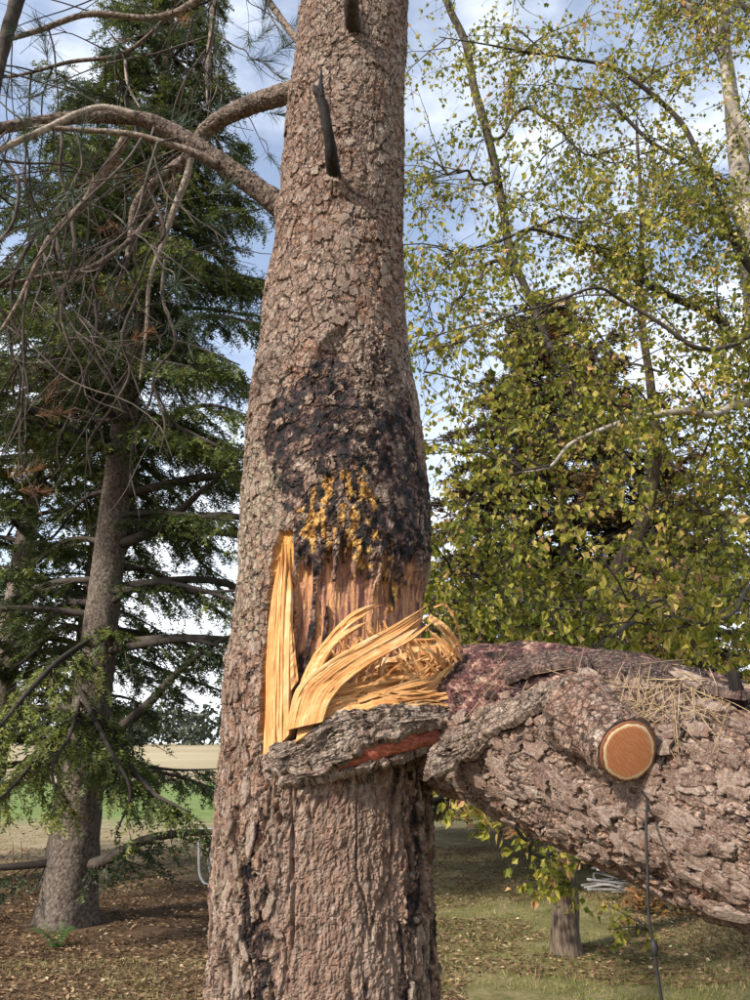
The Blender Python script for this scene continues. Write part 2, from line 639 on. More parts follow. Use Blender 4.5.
def mat_leaf(name, stops, trans=0.35, rough=0.5):
    """Leaves: colour by the per-leaf random in attribute A plus object random."""
    n = NT(name)
    r = n.split('A')[0]
    f = n.math('ADD', r, n.math('MULTIPLY', n.math('SUBTRACT', n.noise(3.0, 3, 0.6), 0.5), 0.35), True)
    c = n.ramp(f, stops)
    n.fin(c, rough, 0.3)
    tr = n.t.nodes.new('ShaderNodeBsdfTranslucent')
    n.put(tr.inputs['Color'], c)
    mx = n.t.nodes.new('ShaderNodeMixShader')
    mx.inputs[0].default_value = trans
    n.t.links.new(n.b.outputs[0], mx.inputs[1])
    n.t.links.new(tr.outputs[0], mx.inputs[2])
    n.t.links.new(mx.outputs[0], n.out.inputs[0])
    return n.m


M = {}
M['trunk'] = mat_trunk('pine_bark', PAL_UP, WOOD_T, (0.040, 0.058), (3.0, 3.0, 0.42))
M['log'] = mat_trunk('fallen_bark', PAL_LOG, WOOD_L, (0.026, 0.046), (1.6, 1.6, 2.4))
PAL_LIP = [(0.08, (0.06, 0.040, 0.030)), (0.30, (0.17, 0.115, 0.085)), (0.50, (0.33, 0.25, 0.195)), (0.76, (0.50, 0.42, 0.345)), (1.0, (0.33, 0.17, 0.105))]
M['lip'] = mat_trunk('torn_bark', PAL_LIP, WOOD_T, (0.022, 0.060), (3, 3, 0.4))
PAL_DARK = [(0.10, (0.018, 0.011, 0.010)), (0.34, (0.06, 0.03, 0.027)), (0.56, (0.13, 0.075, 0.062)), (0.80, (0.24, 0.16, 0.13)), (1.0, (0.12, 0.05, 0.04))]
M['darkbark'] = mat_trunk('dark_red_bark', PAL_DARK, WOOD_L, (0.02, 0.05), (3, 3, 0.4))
M['plate'] = mat_plate('pine_bark_plate', PAL_UP)
M['logplate'] = mat_plate('fallen_bark_plate', PAL_LOG)
M['wood'] = mat_wood()
M['redwood'] = mat_simple('red_inner_bark', [(0.3, (0.12, 0.032, 0.02)), (0.45, (0.29, 0.075, 0.042)), (0.7, (0.50, 0.21, 0.115))], 40, (1, 3, 6), 0.6)
M['greybark'] = mat_simple('grey_ragged_bark', [(0.25, (0.055, 0.038, 0.03)), (0.42, (0.17, 0.125, 0.098)), (0.56, (0.31, 0.25, 0.205)), (0.72, (0.46, 0.395, 0.33))], 45, (1, 1, 2.2), 0.9, 0.8, 130, 0.006)
M['branch'] = mat_simple('pine_branch_bark', [(0.30, (0.035, 0.024, 0.018)), (0.42, (0.14, 0.10, 0.078)), (0.52, (0.27, 0.21, 0.165)), (0.68, (0.44, 0.375, 0.31))], 70, None, 0.9, 1.0, 90, 0.010)
M['deadtwig'] = mat_simple('dead_twig_bark', [(0.3, (0.025, 0.018, 0.014)), (0.5, (0.055, 0.042, 0.033)), (0.75, (0.15, 0.125, 0.10))], 14, None, 0.9, 0.3)
M['stub'] = mat_simple('dark_dead_stub', [(0.36, (0.008, 0.006, 0.005)), (0.5, (0.022, 0.015, 0.012)), (0.72, (0.09, 0.062, 0.045))], 40, (3, 3, 0.6), 0.8, 0.6, 90)
M['spruce_bark'] = mat_simple('spruce_bark', [(0.30, (0.035, 0.026, 0.021)), (0.42, (0.10, 0.076, 0.06)), (0.52, (0.18, 0.145, 0.115)), (0.68, (0.31, 0.265, 0.22))], 30, (1.3, 1.3, 1.0), 0.9, 1.0, 30, 0.03)
M['conifer_branch'] = mat_simple('conifer_branch', [(0.3, (0.02, 0.016, 0.013)), (0.6, (0.06, 0.048, 0.038)), (0.8, (0.12, 0.10, 0.08))], 8, None, 0.9, 0)
M['birch_dark'] = mat_simple('birch_dark_bark', [(0.3, (0.02, 0.016, 0.013)), (0.55, (0.06, 0.048, 0.04)), (0.8, (0.15, 0.125, 0.10))], 14, None, 0.85, 0.4, 60)
M['birch_pale'] = mat_simple('birch_pale_bark', [(0.34, (0.05, 0.04, 0.033)), (0.45, (0.25, 0.21, 0.175)), (0.6, (0.42, 0.37, 0.31)), (0.8, (0.55, 0.49, 0.42))], 11, (1, 1, 1.8), 0.8, 0.4, 60)
M['post_bark'] = mat_simple('fibrous_brown_bark', [(0.32, (0.025, 0.017, 0.012)), (0.46, (0.085, 0.06, 0.043)), (0.58, (0.17, 0.125, 0.09)), (0.75, (0.26, 0.20, 0.15))], 22, (2.5, 2.5, 0.3), 0.9, 0.8, 40, 0.02)
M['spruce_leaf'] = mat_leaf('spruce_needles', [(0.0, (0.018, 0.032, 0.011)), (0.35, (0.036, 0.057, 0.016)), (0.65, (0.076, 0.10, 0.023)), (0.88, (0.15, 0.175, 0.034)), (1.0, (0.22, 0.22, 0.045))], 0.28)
M['pine_needle'] = mat_leaf('pine_needles_green', [(0.0, (0.025, 0.045, 0.028)), (0.6, (0.055, 0.085, 0.045)), (1.0, (0.11, 0.12, 0.06))], 0.15)
M['dead_needle'] = mat_leaf('pine_needles_dead', [(0.0, (0.16, 0.07, 0.035)), (1.0, (0.34, 0.17, 0.08))], 0.15)
M['brown_conifer'] = mat_leaf('browning_needles', [(0.0, (0.02, 0.024, 0.010)), (0.35, (0.05, 0.045, 0.015)), (0.55, (0.125, 0.072, 0.024)), (0.78, (0.23, 0.10, 0.034)), (1.0, (0.32, 0.17, 0.055))], 0.15)
M['birch_leaf'] = mat_leaf('birch_leaves', [(0.0, (0.06, 0.085, 0.014)), (0.32, (0.14, 0.165, 0.022)), (0.58, (0.27, 0.26, 0.035)), (0.80, (0.44, 0.37, 0.065)), (0.93, (0.58, 0.45, 0.13)), (1.0, (0.52, 0.29, 0.14))], 0.45)
M['fern'] = mat_leaf('fern_green', [(0.0, (0.04, 0.14, 0.03)), (1.0, (0.09, 0.24, 0.05))], 0.35)
M['grass'] = mat_leaf('grass_blades', [(0.0, (0.07, 0.105, 0.02)), (0.4, (0.16, 0.18, 0.04)), (0.7, (0.32, 0.27, 0.11)), (1.0, (0.46, 0.38, 0.20))], 0.3, 0.7)
M['litter'] = mat_leaf('ground_litter', [(0.0, (0.05, 0.029, 0.017)), (0.4, (0.14, 0.083, 0.044)), (0.7, (0.28, 0.18, 0.095)), (0.92, (0.45, 0.33, 0.19)), (1.0, (0.58, 0.50, 0.34))], 0.1, 0.8)
M['straw'] = mat_leaf('dry_needles', [(0.0, (0.24, 0.15, 0.075)), (1.0, (0.55, 0.42, 0.25))], 0.1, 0.6)
M['cord'] = mat_simple('black_cord', [(0.3, (0.008, 0.008, 0.009)), (0.8, (0.035, 0.033, 0.032))], 60, None, 0.6, 0.2)
M['white'] = mat_simple('white_metal', [(0.3, (0.60, 0.60, 0.58)), (0.7, (0.78, 0.78, 0.77))], 20, None, 0.4, 0)
M['stick'] = mat_simple('grey_stick', [(0.3, (0.09, 0.083, 0.075)), (0.7, (0.27, 0.255, 0.24))], 18, None, 0.85, 0.2)
M['farwood'] = mat_leaf('far_wood_leaves', [(0.0, (0.03, 0.045, 0.03)), (1.0, (0.075, 0.085, 0.05))], 0.1)


def mat_cut():
    n = NT('cut_end_grain')
    tc = n.t.nodes.new('ShaderNodeTexCoord')
    ln = n.t.nodes.new('ShaderNodeVectorMath')
    ln.operation = 'LENGTH'
    n.t.links.new(n.attr('g').outputs['Vector'], ln.inputs[0])
    r = ln.outputs['Value']
    rr = n.math('ADD', r, n.math('MULTIPLY', n.math('SUBTRACT', n.noise(30, 6, 0.65), 0.5), 0.26))
    ring = n.math('SINE', n.math('MULTIPLY', rr, 62.0))
    c = n.mix(n.math('MULTIPLY', n.rng(ring, -0.6, 1.0), 0.45), (0.64, 0.25, 0.10), (0.50, 0.15, 0.055))
    vr = n.t.nodes.new('ShaderNodeVectorRotate')
    vr.inputs['Angle'].default_value = 0.9
    n.t.links.new(n.attr('g').outputs['Vector'], vr.inputs['Vector'])
    gr_ = vr.outputs[0]
    saw = n.noise(1, 3, 0.6, vec=gr_, stretch=(17, 2.2, 1))
    c = n.mix(n.math('MULTIPLY', n.rng(saw, 0.46, 0.66), 0.55), c, (0.74, 0.40, 0.21))
    c = n.mix(n.rng(rr, 0.83, 0.87), c, (0.74, 0.56, 0.33))
    c = n.mix(n.rng(rr, 0.93, 0.955), c, (0.22, 0.085, 0.04))
    n.bump(saw, 0.25, 0.002)
    return n.fin(c, 0.7, 0.25)


M['cut'] = mat_cut()


def mat_ground():
    n = NT('ground_soil')
    sp = n.t.nodes.new('ShaderNodeSeparateXYZ')
    n.t.links.new(n.geo.outputs['Position'], sp.inputs[0])
    x, y = sp.outputs['X'], sp.outputs['Y']
    big = n.noise(0.55, 5, 0.6)
    mid = n.noise(3.2, 6, 0.65)
    fine = n.noise(28, 6, 0.7)
    lit = n.ramp(n.math('ADD', n.math('MULTIPLY', mid, 0.5), n.math('MULTIPLY', fine, 0.5)),
                 [(0.32, (0.045, 0.027, 0.017)), (0.48, (0.12, 0.075, 0.044)), (0.6, (0.21, 0.14, 0.082)), (0.75, (0.33, 0.25, 0.155))])
    turf = n.ramp(n.math('ADD', n.math('MULTIPLY', mid, 0.55), n.math('MULTIPLY', fine, 0.45)),
                  [(0.32, (0.075, 0.066, 0.027)), (0.46, (0.175, 0.16, 0.062)), (0.57, (0.28, 0.23, 0.115)), (0.75, (0.40, 0.33, 0.20))])
    green = n.ramp(mid, [(0.35, (0.12, 0.17, 0.05)), (0.65, (0.22, 0.28, 0.09))])
    pale = n.ramp(mid, [(0.35, (0.27, 0.20, 0.11)), (0.65, (0.42, 0.35, 0.22))])
    xx = n.math('ADD', x, n.math('MULTIPLY', n.math('SUBTRACT', big, 0.5), 3.0))
    yy = n.math('ADD', y, n.math('MULTIPLY', n.math('SUBTRACT', big, 0.5), 3.5))
    c = n.mix(n.rng(xx, -0.9, 0.7), lit, turf)
    lx = n.math('MULTIPLY', n.rng(xx, -0.3, -1.2), n.rng(yy, 7.0, 6.0))
    c = n.mix(n.math('MULTIPLY', lx, 0.4), c, n.ramp(fine, [(0.35, (0.13, 0.085, 0.045)), (0.65, (0.36, 0.27, 0.15))]))
    c = n.mix(n.math('MULTIPLY', n.rng(yy, 9.5, 12.5), 0.85), c, pale)
    c = n.mix(n.rng(yy, 15.5, 18.5), c, green)
    n.bump(n.math('ADD', fine, n.noise(90, 4, 0.7)), 0.8, 0.03)
    return n.fin(c, 0.95, 0.1)


def mat_field():
    n = NT('straw_field')
    c = n.ramp(n.noise(0.06, 5, 0.6, stretch=(0.8, 0.5, 1)), [(0.35, (0.27, 0.21, 0.12)), (0.65, (0.40, 0.33, 0.20))])
    return n.fin(c, 0.95, 0.1)


M['ground'] = mat_ground()
M['field'] = mat_field()


# ------------------------------------------------------------------ setting: ground, field, far wood
def zg(x, y):
    x, y = np.asarray(x, float), np.asarray(y, float)
    k = np.exp(-(x * x + y * y) / 900.0)
    return (0.05 * (fbm(x * 0.5 + 40, y * 0.5 + 11, 2, 3) - 0.5) * 2 + 0.05 * (fbm(x * 0.16 + 4, y * 0.16 + 31, 2, 5) - 0.5)) * k


a = np.linspace(-1, 1, 261)
gx = np.sinh(a * 8.5) / np.sinh(8.5) * 2500
a = np.linspace(-1, 1, 261)
gy = np.sinh(a * 8.5) / np.sinh(8.5) * 2500 + 7
GX, GY = np.meshgrid(gx, gy)
GV = np.stack([GX, GY, zg(GX, GY)], -1).reshape(-1, 3)
ni = len(gx)
i = (np.arange(len(gy) - 1)[:, None] * ni + np.arange(ni - 1)[None, :]).ravel()
GF = np.stack([i, i + 1, i + ni + 1, i + ni], 1)
obj_np('ground', GV, GF, M['ground'], kind='structure')

fx = np.linspace(-1600, 1600, 60)
fy = np.geomspace(34, 900, 40)
FX, FY = np.meshgrid(fx, fy)
FZ = 0.02 + np.maximum(0, FY - 60) * 0.004
FV = np.stack([FX, FY, FZ], -1).reshape(-1, 3)
ni = 60
i = (np.arange(39)[:, None] * ni + np.arange(ni - 1)[None, :]).ravel()
obj_np('field', FV, np.stack([i, i + 1, i + ni + 1, i + ni], 1), M['field'], kind='structure')


def orient(d, up=None):
    """Rows of unit frames (side, dir, normal) for direction rows d with random roll about it."""
    d = d / (np.linalg.norm(d, axis=1)[:, None] + 1e-12)
    r = rng.normal(size=d.shape) if up is None else up
    s = np.cross(d, r)
    s /= np.linalg.norm(s, axis=1)[:, None] + 1e-12
    return s, d, np.cross(s, d)


def leaf_mesh(P, D, size, rnd, up=None, width=0.42, fold=0.18):
    """Folded four-point leaves, two triangles each."""
    s, d, nn = orient(D, up)
    L = size[:, None]
    V = np.stack([P, P + L * (0.45 * d + width * s + fold * nn), P + L * d - L * 0.12 * nn, P + L * (0.45 * d - width * s + fold * nn)], 1).reshape(-1, 3)
    b = np.arange(len(P))[:, None] * 4
    T = np.vstack([b + [[0, 1, 2]], b + [[0, 2, 3]]])
    A = np.repeat(np.stack([rnd, rnd, rnd, np.ones_like(rnd)], 1), 4, 0)
    return V, T, A


# far wood on the horizon, one grey-green mass
P, S = [], []
for k in range(150):
    x = rng.uniform(-420, 260)
    y = rng.uniform(360, 470)
    h = rng.uniform(10, 24)
    m = 200
    q = rng.normal(size=(m, 3))
    q /= np.linalg.norm(q, axis=1)[:, None]
    q *= rng.uniform(0.5, 1, (m, 1)) * np.array([h * 0.45, h * 0.45, h * 0.55])
    P.append(q + np.array([x, y, h * 0.5 + 1.2]))
    S.append(np.full(m, h * 0.12))
P, S = np.vstack(P), np.concatenate(S)
V, T, A = leaf_mesh(P, rng.normal(size=P.shape), S, rng.random(len(P)), width=0.6)
obj_np('far_wood', V, T, M['farwood'], None, False, {'A': A}, kind='stuff', label='grey-green wood along the horizon beyond the field', category='wood')

# ------------------------------------------------------------------ main pine: trunk profile read off as metres
AX_Y = 2.15
rows = [(-60, 310, 408), (0, 305, 406), (50, 298, 405), (100, 291, 403), (150, 286, 403), (200, 281, 402), (250, 275, 402), (300, 267, 403), (350, 259, 408), (400, 252, 417),
        (450, 247, 424), (500, 244, 428), (550, 241, 429), (600, 238, 429), (640, 235, 430), (665, 229, 430), (700, 226, 429), (750, 225, 428), (800, 223, 427), (850, 221, 428), (900, 219, 430), (950, 217, 433), (1000, 215, 436)]
pr = []
for py, l, r in rows:
    a_, b_ = at(l, py, AX_Y), at(r, py, AX_Y)
    w = (b_[0] - a_[0]) / 2
    D = AX_Y
    pr.append((a_[2], (a_[0] + b_[0]) / 2, D * math.sin(math.atan(w / D)) * 0.985))
pr = np.array(sorted(pr))
zlo = np.array([[-0.15, pr[0, 1] - 0.02, pr[0, 2] * 1.42], [0.12, pr[0, 1] - 0.015, pr[0, 2] * 1.25], [0.45, pr[0, 1] - 0.01, pr[0, 2] * 1.08]])
zhi = np.array([[6.0, pr[-1, 1] + 0.03, 0.165], [9.5, pr[-1, 1] + 0.08, 0.09], [11.5, pr[-1, 1] + 0.1, 0.02]])
pr = np.vstack([zlo, pr, zhi])


def trunk_c(z):
    return np.interp(z, pr[:, 0], pr[:, 1])


def trunk_r(z):
    return np.interp(z, pr[:, 0], pr[:, 2])


def tsurf(px, py):
    """Photo pixel -> (theta, z) on the trunk, by marching the ray to the trunk's surface."""
    d = at(px, py, 1.0) - np.array([0, 0, CAM_Z])
    for Y in np.arange(1.6, 2.35, 0.002):
        p = np.array([0, 0, CAM_Z]) + d * Y
        if math.hypot(p[0] - trunk_c(p[2]), p[1] - AX_Y) < trunk_r(p[2]):
            break
    return math.atan2(p[0] - trunk_c(p[2]), -(p[1] - AX_Y)), p[2]


RN = 0.26


def tpoly(pts):
    return [(t * RN, z) for t, z in (tsurf(*p) for p in pts)]


def grid_at(G, xs, ys, x, y):
    return G[min(int(np.searchsorted(ys, y)), len(ys) - 1), min(int(np.searchsorted(xs, x)), len(xs) - 1)]


def tblob(cx, cy, rx, ry, k=10):
    return [(cx + rx * math.cos(q), cy + ry * math.sin(q)) for q in np.linspace(0, 2 * math.pi, k, endpoint=False)]


def trunk_displace(TH, Z):
    """Relief and surface kinds of the pine's trunk in surface coordinates."""
    U, Vv = TH * RN, Z
    low = sstep(1.75, 1.35, Z)                              # long ridged plates lower down
    h1, r1, e1 = flake(U, Vv, 0.060, 0.082, 1, 0.55, 0.07)
    h2, r2, e2 = flake(U, Vv, 0.028, 0.042, 2, 0.6, 0.09)
    h3, r3, e3 = flake(U, Vv, 0.011, 0.017, 3)
    g1, q1, f1 = flake(U, Vv, 0.034, 0.13, 4, 0.3)
    g2, q2, f2 = flake(U, Vv, 0.017, 0.055, 5, 0.4)
    g3, q3, f3 = flake(U, Vv, 0.008, 0.022, 6, 0.5)
    szv = sstep(0.35, 0.65, fbm(U * 6, Vv * 4, 2, 74))
    up = 0.0060 * h1 + (0.0020 + 0.0030 * szv) * h2 + (0.0004 + 0.0012 * szv) * h3
    lo = 0.0130 * g1 + 0.0080 * g2 + 0.0030 * g3
    smooth = poly_mask(U, Vv, tpoly([(288, 785), (398, 775), (398, 1000), (345, 1040), (282, 1040), (276, 900)]), 0.03, 0.03, 3)
    lo = lo * (1 - 0.86 * smooth) + smooth * (0.006 + 0.0030 * g3 + 0.0034 * flake(U, Vv, 0.013, 0.034, 75, 0.6, 0.2)[0] + 0.003 * (fbm(U * 140, Vv * 40, 3, 72) - 0.5) - 0.010 * sstep(0.035, 0.0, np.abs(fbm(U * 13 + 3, Vv * 2.2, 3, 76) - 0.5)))
    fis = sstep(0.05, 0.0, np.abs(fbm(U * 15 + 3, Vv * 2.4, 4, 76) - 0.5)) * sstep(0.35, 0.55, fbm(U * 9, Vv * 5, 3, 77))
    lo = lo - 0.013 * fis
    base = up * (1 - low) + lo * low
    edge = np.where(low > 0.5, np.minimum(f1, 0.35 + f2), np.minimum(e1, 0.35 + e2))
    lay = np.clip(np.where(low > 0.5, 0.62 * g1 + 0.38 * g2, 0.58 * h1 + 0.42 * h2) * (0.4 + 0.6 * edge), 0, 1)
    rnd = np.where(low > 0.5, 0.5 * q1 + 0.3 * q2 + 0.2 * q3, 0.45 * r1 + 0.35 * r2 + 0.2 * r3)
    lay = lay * (1 - 0.9 * fis * low)
    # swelling and lumps
    base = base + 0.016 * (fbm(U * 7, Vv * 5, 3, 70) - 0.5) + 0.006 * (fbm(U * 90, Vv * 60, 3, 71) - 0.5)
    # knots where branches leave
    for (px, py, amp, rad) in ((333, 186, 0.030, 0.055), (352, 22, 0.026, 0.05), (318, 352, 0.014, 0.05), (286, 205, 0.03, 0.07), (300, 92, 0.03, 0.06)):
        t, z = tsurf(px, py)
        d2 = ((U - t * RN) ** 2 + (Vv - z) ** 2) / rad ** 2
        base = base + amp * np.exp(-d2 * 1.6)
    fold = tpoly([(322, 345), (345, 325), (352, 352), (338, 368), (318, 362)])
    base = base - 0.022 * poly_mask(U, Vv, fold, 0.010, 0.012, 9)
    n1 = fbm(U * 34, Vv * 26, 4, 80)
    n2 = fbm(U * 70, Vv * 30, 4, 81)
    resin = poly_mask(U, Vv, tpoly([(264, 445), (280, 398), (312, 366), (345, 334), (354, 360), (368, 340), (388, 332), (398, 365), (410, 410), (420, 470), (427, 520),
                                    (424, 560), (405, 585), (385, 560), (350, 556), (322, 585), (300, 572), (293, 520), (276, 478)]), 0.012, 0.035, 11)
    ash = poly_mask(U, Vv, tpoly([(350, 330), (380, 322), (402, 350), (408, 400), (385, 415), (352, 400), (346, 365)]), 0.02, 0.02, 12)
    mid = poly_mask(U, Vv, tpoly([(335, 425), (375, 420), (388, 470), (384, 520), (352, 470), (318, 490), (306, 470)]), 0.02, 0.03, 27)
    resin = np.clip(resin * (1 - 0.8 * sstep(0.57 - 0.12 * mid, 0.66 - 0.08 * mid, n1)) * (1 - 0.5 * ash), 0, 1)
    wood = poly_mask(U, Vv, tpoly([(292, 545), (306, 560), (330, 548), (352, 540), (385, 545), (424, 540), (428, 610), (428, 700), (400, 735), (292, 750), (290, 640)]), 0.008, 0.02, 13)
    down = fbm(U * 60, Vv * 7, 4, 96)
    wood = wood * sstep(0.0, 0.12, (2.06 - Vv) + 0.34 * (down - 0.45))
    resin2 = resin * (1 - 0.85 * wood * sstep(0.30, 0.46, n2))
    resin2 = np.maximum(resin2, wood * 0.8 * sstep(0.62, 0.70, fbm(U * 55, Vv * 6, 4, 97)))
    amber = poly_mask(U, Vv, tpoly([(300, 505), (316, 486), (338, 466), (362, 468), (378, 492), (382, 545), (370, 580), (352, 560), (330, 575), (306, 540)]), 0.012, 0.03, 14, 45) * sstep(0.50, 0.60, fbm(U * 70, Vv * 26, 5, 82, 0.65))
    streak = poly_mask(U, Vv, tpoly([(388, 560), (398, 545), (402, 600), (396, 640), (386, 640)]), 0.006, 0.02, 24, 60) * sstep(0.45, 0.6, n2)
    amber = np.maximum(amber, 0.8 * streak)
    fresh = poly_mask(U, Vv, tpoly([(280, 532), (292, 532), (291, 640), (290, 740), (264, 755), (265, 650), (273, 565)]), 0.004, 0.008, 15, 80)
    # black resin runs on the lower right, and one dark seam lower left
    run = poly_mask(U, Vv, tpoly([(382, 765), (428, 765), (428, 830), (424, 880), (416, 900), (404, 960), (410, 1040), (396, 1040), (400, 920), (392, 850)]), 0.008, 0.03, 16, 26) * sstep(0.45, 0.56, fbm(U * 75, Vv * 8, 4, 83))
    run2 = poly_mask(U, Vv, tpoly([(418, 880), (434, 870), (437, 1040), (424, 1040)]), 0.008, 0.03, 17) * sstep(0.4, 0.56, fbm(U * 60, Vv * 9, 4, 84))
    seam = poly_mask(U, Vv, tpoly([(254, 830), (266, 820), (272, 900), (276, 1040), (256, 1040), (250, 920)]), 0.008, 0.03, 18) * sstep(0.42, 0.58, fbm(U * 50, Vv * 16, 4, 85))
    resin = np.clip(np.maximum.reduce([resin2, run * 0.95, run2 * 0.8, seam * 0.8]), 0, 1)
    resin = sstep(0.38, 0.62, resin + 0.75 * (fbm(U * 130, Vv * 90, 4, 98, 0.65) - 0.5))
    amber = sstep(0.35, 0.65, amber + 0.5 * (fbm(U * 150, Vv * 90, 3, 99) - 0.5))
    red = np.maximum.reduce([poly_mask(U, Vv, tpoly([(362, 225), (402, 215), (404, 350), (360, 340), (345, 290)]), 0.03, 0.03, 19),
                             poly_mask(U, Vv, tpoly([(284, 372), (300, 340), (335, 345), (330, 385), (290, 402)]), 0.02, 0.03, 20),
                             0.8 * poly_mask(U, Vv, tpoly([(404, 420), (422, 430), (428, 540), (408, 520)]), 0.02, 0.03, 21),
                             0.8 * poly_mask(U, Vv, tpoly([(338, 780), (385, 780), (380, 1040), (350, 1040)]), 0.02, 0.04, 22) * sstep(0.45, 0.6, fbm(U * 60, Vv * 8, 3, 86)),
                             0.55 * poly_mask(U, Vv, tpoly([(228, 660), (264, 660), (270, 860), (224, 850)]), 0.02, 0.04, 25),
                             0.30 + 0.55 * sstep(0.45, 0.65, fbm(U * 9, Vv * 2.2, 4, 100))])
    lichen = np.maximum.reduce([poly_mask(U, Vv, tpoly([(248, 440), (268, 440), (290, 520), (268, 560), (262, 640), (240, 640), (243, 520)]), 0.02, 0.03, 23) * 0.9,
                                poly_mask(U, Vv, tpoly([(222, 840), (262, 840), (258, 900), (222, 900)]), 0.02, 0.03, 26) * 0.7, 0.12 + 0 * U])
    grain = 0.0045 * (fbm(U * 110, Vv * 6, 4, 87) - 0.5) * 2
    d = base
    d = d * (1 - wood) + wood * (-0.022 + grain * 1.7)
    d = d * (1 - 0.45 * resin) + resin * 0.008 * (fbm(U * 42, Vv * 40, 4, 88) - 0.35) * 2.4
    d = d + amber * 0.003 * fbm(U * 80, Vv * 75, 3, 89)
    d = d * (1 - fresh) + fresh * (-0.014 + grain)
    d = np.where(np.abs(TH) > 2.8, d * sstep(3.14, 2.8, np.abs(TH)), d)
    return d, np.stack([resin, wood, fresh, amber], -1), np.stack([lay, rnd, red, lichen], -1), smooth


th = np.concatenate([np.linspace(-math.pi, -1.9, 26, endpoint=False), np.linspace(-1.9, 1.9, 285), np.linspace(1.9, math.pi, 27)[1:]])
zz = np.concatenate([np.linspace(-0.15, 0.86, 40, endpoint=False), np.arange(0.86, 3.0, 0.0033), np.arange(3.0, 4.7, 0.0046), np.linspace(4.7, 11.5, 60)])
TH, ZZ = np.meshgrid(th, zz)
tD, tA, tB, tS = trunk_displace(TH, ZZ)
fade = sstep(11.0, 6.0, ZZ) * 0.9 + 0.1
RR = trunk_r(ZZ) + tD * fade + sstep(0.5, -0.1, ZZ) * 0.05 * np.sin(TH * 5 + 0.7)
TV = np.stack([trunk_c(ZZ) + RR * np.sin(TH), AX_Y - RR * np.cos(TH), ZZ], -1).reshape(-1, 3)
nt = len(th)
i = (np.arange(len(zz) - 1)[:, None] * nt + np.arange(nt - 1)[None, :]).ravel()
TF = np.stack([i, i + 1, i + nt + 1, i + nt], 1)

pine = thing('pine_tree', 'large standing pine with black resin wound and torn yellow wood on its trunk', 'tree', (float(trunk_c(0)), AX_Y, 0))
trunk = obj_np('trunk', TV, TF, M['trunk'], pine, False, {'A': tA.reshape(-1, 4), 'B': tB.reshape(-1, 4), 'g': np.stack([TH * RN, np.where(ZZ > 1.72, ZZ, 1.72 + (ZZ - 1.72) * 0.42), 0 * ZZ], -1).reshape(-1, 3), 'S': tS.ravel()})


def tpoint(t, z):
    """Point and outward frame on the displaced trunk."""
    r = trunk_r(z) + float(grid_at(tD, th, zz, t, z))
    n = np.array([math.sin(t), -math.cos(t), 0.0])
    return np.array([trunk_c(z) + r * n[0], AX_Y + r * n[1], z]), n


# bark plates: thin curled flakes sharing a few meshes
def plate_mesh(name, w, h, mat, seed, curl=0.12, thick=0.0035):
    """One thin angular flake: flat top, sharp ragged rim, one end lifting."""
    r = np.random.default_rng(seed)
    k = 17
    ang = np.sort(np.linspace(0, 2 * math.pi, k, endpoint=False) + r.uniform(-0.17, 0.17, k))
    sq = 1 / np.maximum(np.abs(np.cos(ang)), np.abs(np.sin(ang)))
    rad = r.uniform(0.66, 1.12, k) * (0.55 + 0.45 * sq)
    x, y = np.cos(ang) * rad * w / 2, np.sin(ang) * rad * h / 2
    lift = r.uniform(0.3, 1.0)

    def zc(x, y):
        return curl * h * lift * (np.clip(-y / h + 0.1, 0, 1) ** 2) * 2.2 - 0.9 * x * x / 0.5
    inner = np.stack([x * 0.86, y * 0.86, zc(x * 0.86, y * 0.86) + thick * (0.75 + 0.35 * r.random(k))], 1)
    rim = np.stack([x, y, zc(x, y) + thick * (0.3 + 0.3 * r.random(k))], 1)
    bot = np.stack([x * 0.97, y * 0.97, zc(x, y) - thick * 1.5], 1)
    V = np.vstack([[0, 0, thick * 0.9 + zc(0, 0)], inner, rim, bot])
    j = np.arange(k)
    q = (j + 1) % k
    T = np.stack([np.zeros(k, int), 1 + j, 1 + q], 1)
    Q = np.vstack([np.stack([1 + j, 1 + k + j, 1 + k + q, 1 + q], 1), np.stack([1 + k + j, 1 + 2 * k + j, 1 + 2 * k + q, 1 + k + q], 1)])
    return mesh_np(name, V, [T, Q], mat, False)


plates_up = [plate_mesh('bark_plate', 0.030, 0.040, M['plate'], 100 + k, 0.10, 0.0022) for k in range(10)]
plates_lo = [plate_mesh('bark_plate', 0.022, 0.062, M['plate'], 200 + k, 0.08, 0.003) for k in range(10)]
r_ = np.random.default_rng(5)
cnt = 0
while cnt < 270:
    px, py = r_.uniform(218, 434), r_.uniform(2, 998)
    t, z = tsurf(px, py)
    if abs(t) > 1.45:
        continue
    if grid_at(tA, th, zz, t, z).max() > 0.25 or (284 < px < 398 and py > 770):
        continue
    if (255 < px < 470 and 690 < py < 790) or (264 < px < 432 and 325 < py < 790):
        continue
    p, n = tpoint(t, z)
    lowr = z < 1.75
    me = (plates_lo if lowr else plates_up)[r_.integers(10)]
    side = np.cross([0, 0, 1.0], n)
    Mx = Matrix((( side[0], 0, n[0], 0), (side[1], 0, n[1], 0), (side[2], 1, n[2], 0), (0, 0, 0, 1)))
    s = r_.uniform(0.55, 1.2)
    Rl = Matrix.Rotation(r_.normal(0, 0.28), 4, 'Z') @ Matrix.Rotation(r_.normal(0.05, 0.10), 4, 'X') @ Matrix.Rotation(r_.normal(0, 0.10), 4, 'Y')
    Mx = Matrix.Translation(Vector(tuple(p + n * (0.0015 if not lowr else 0.002)))) @ Mx @ Rl @ Matrix.Diagonal((s * r_.choice([-1, 1]), s * r_.uniform(0.7, 1.2), 1, 1))
    place_copy('bark_plate', me, Mx, trunk)
    cnt += 1

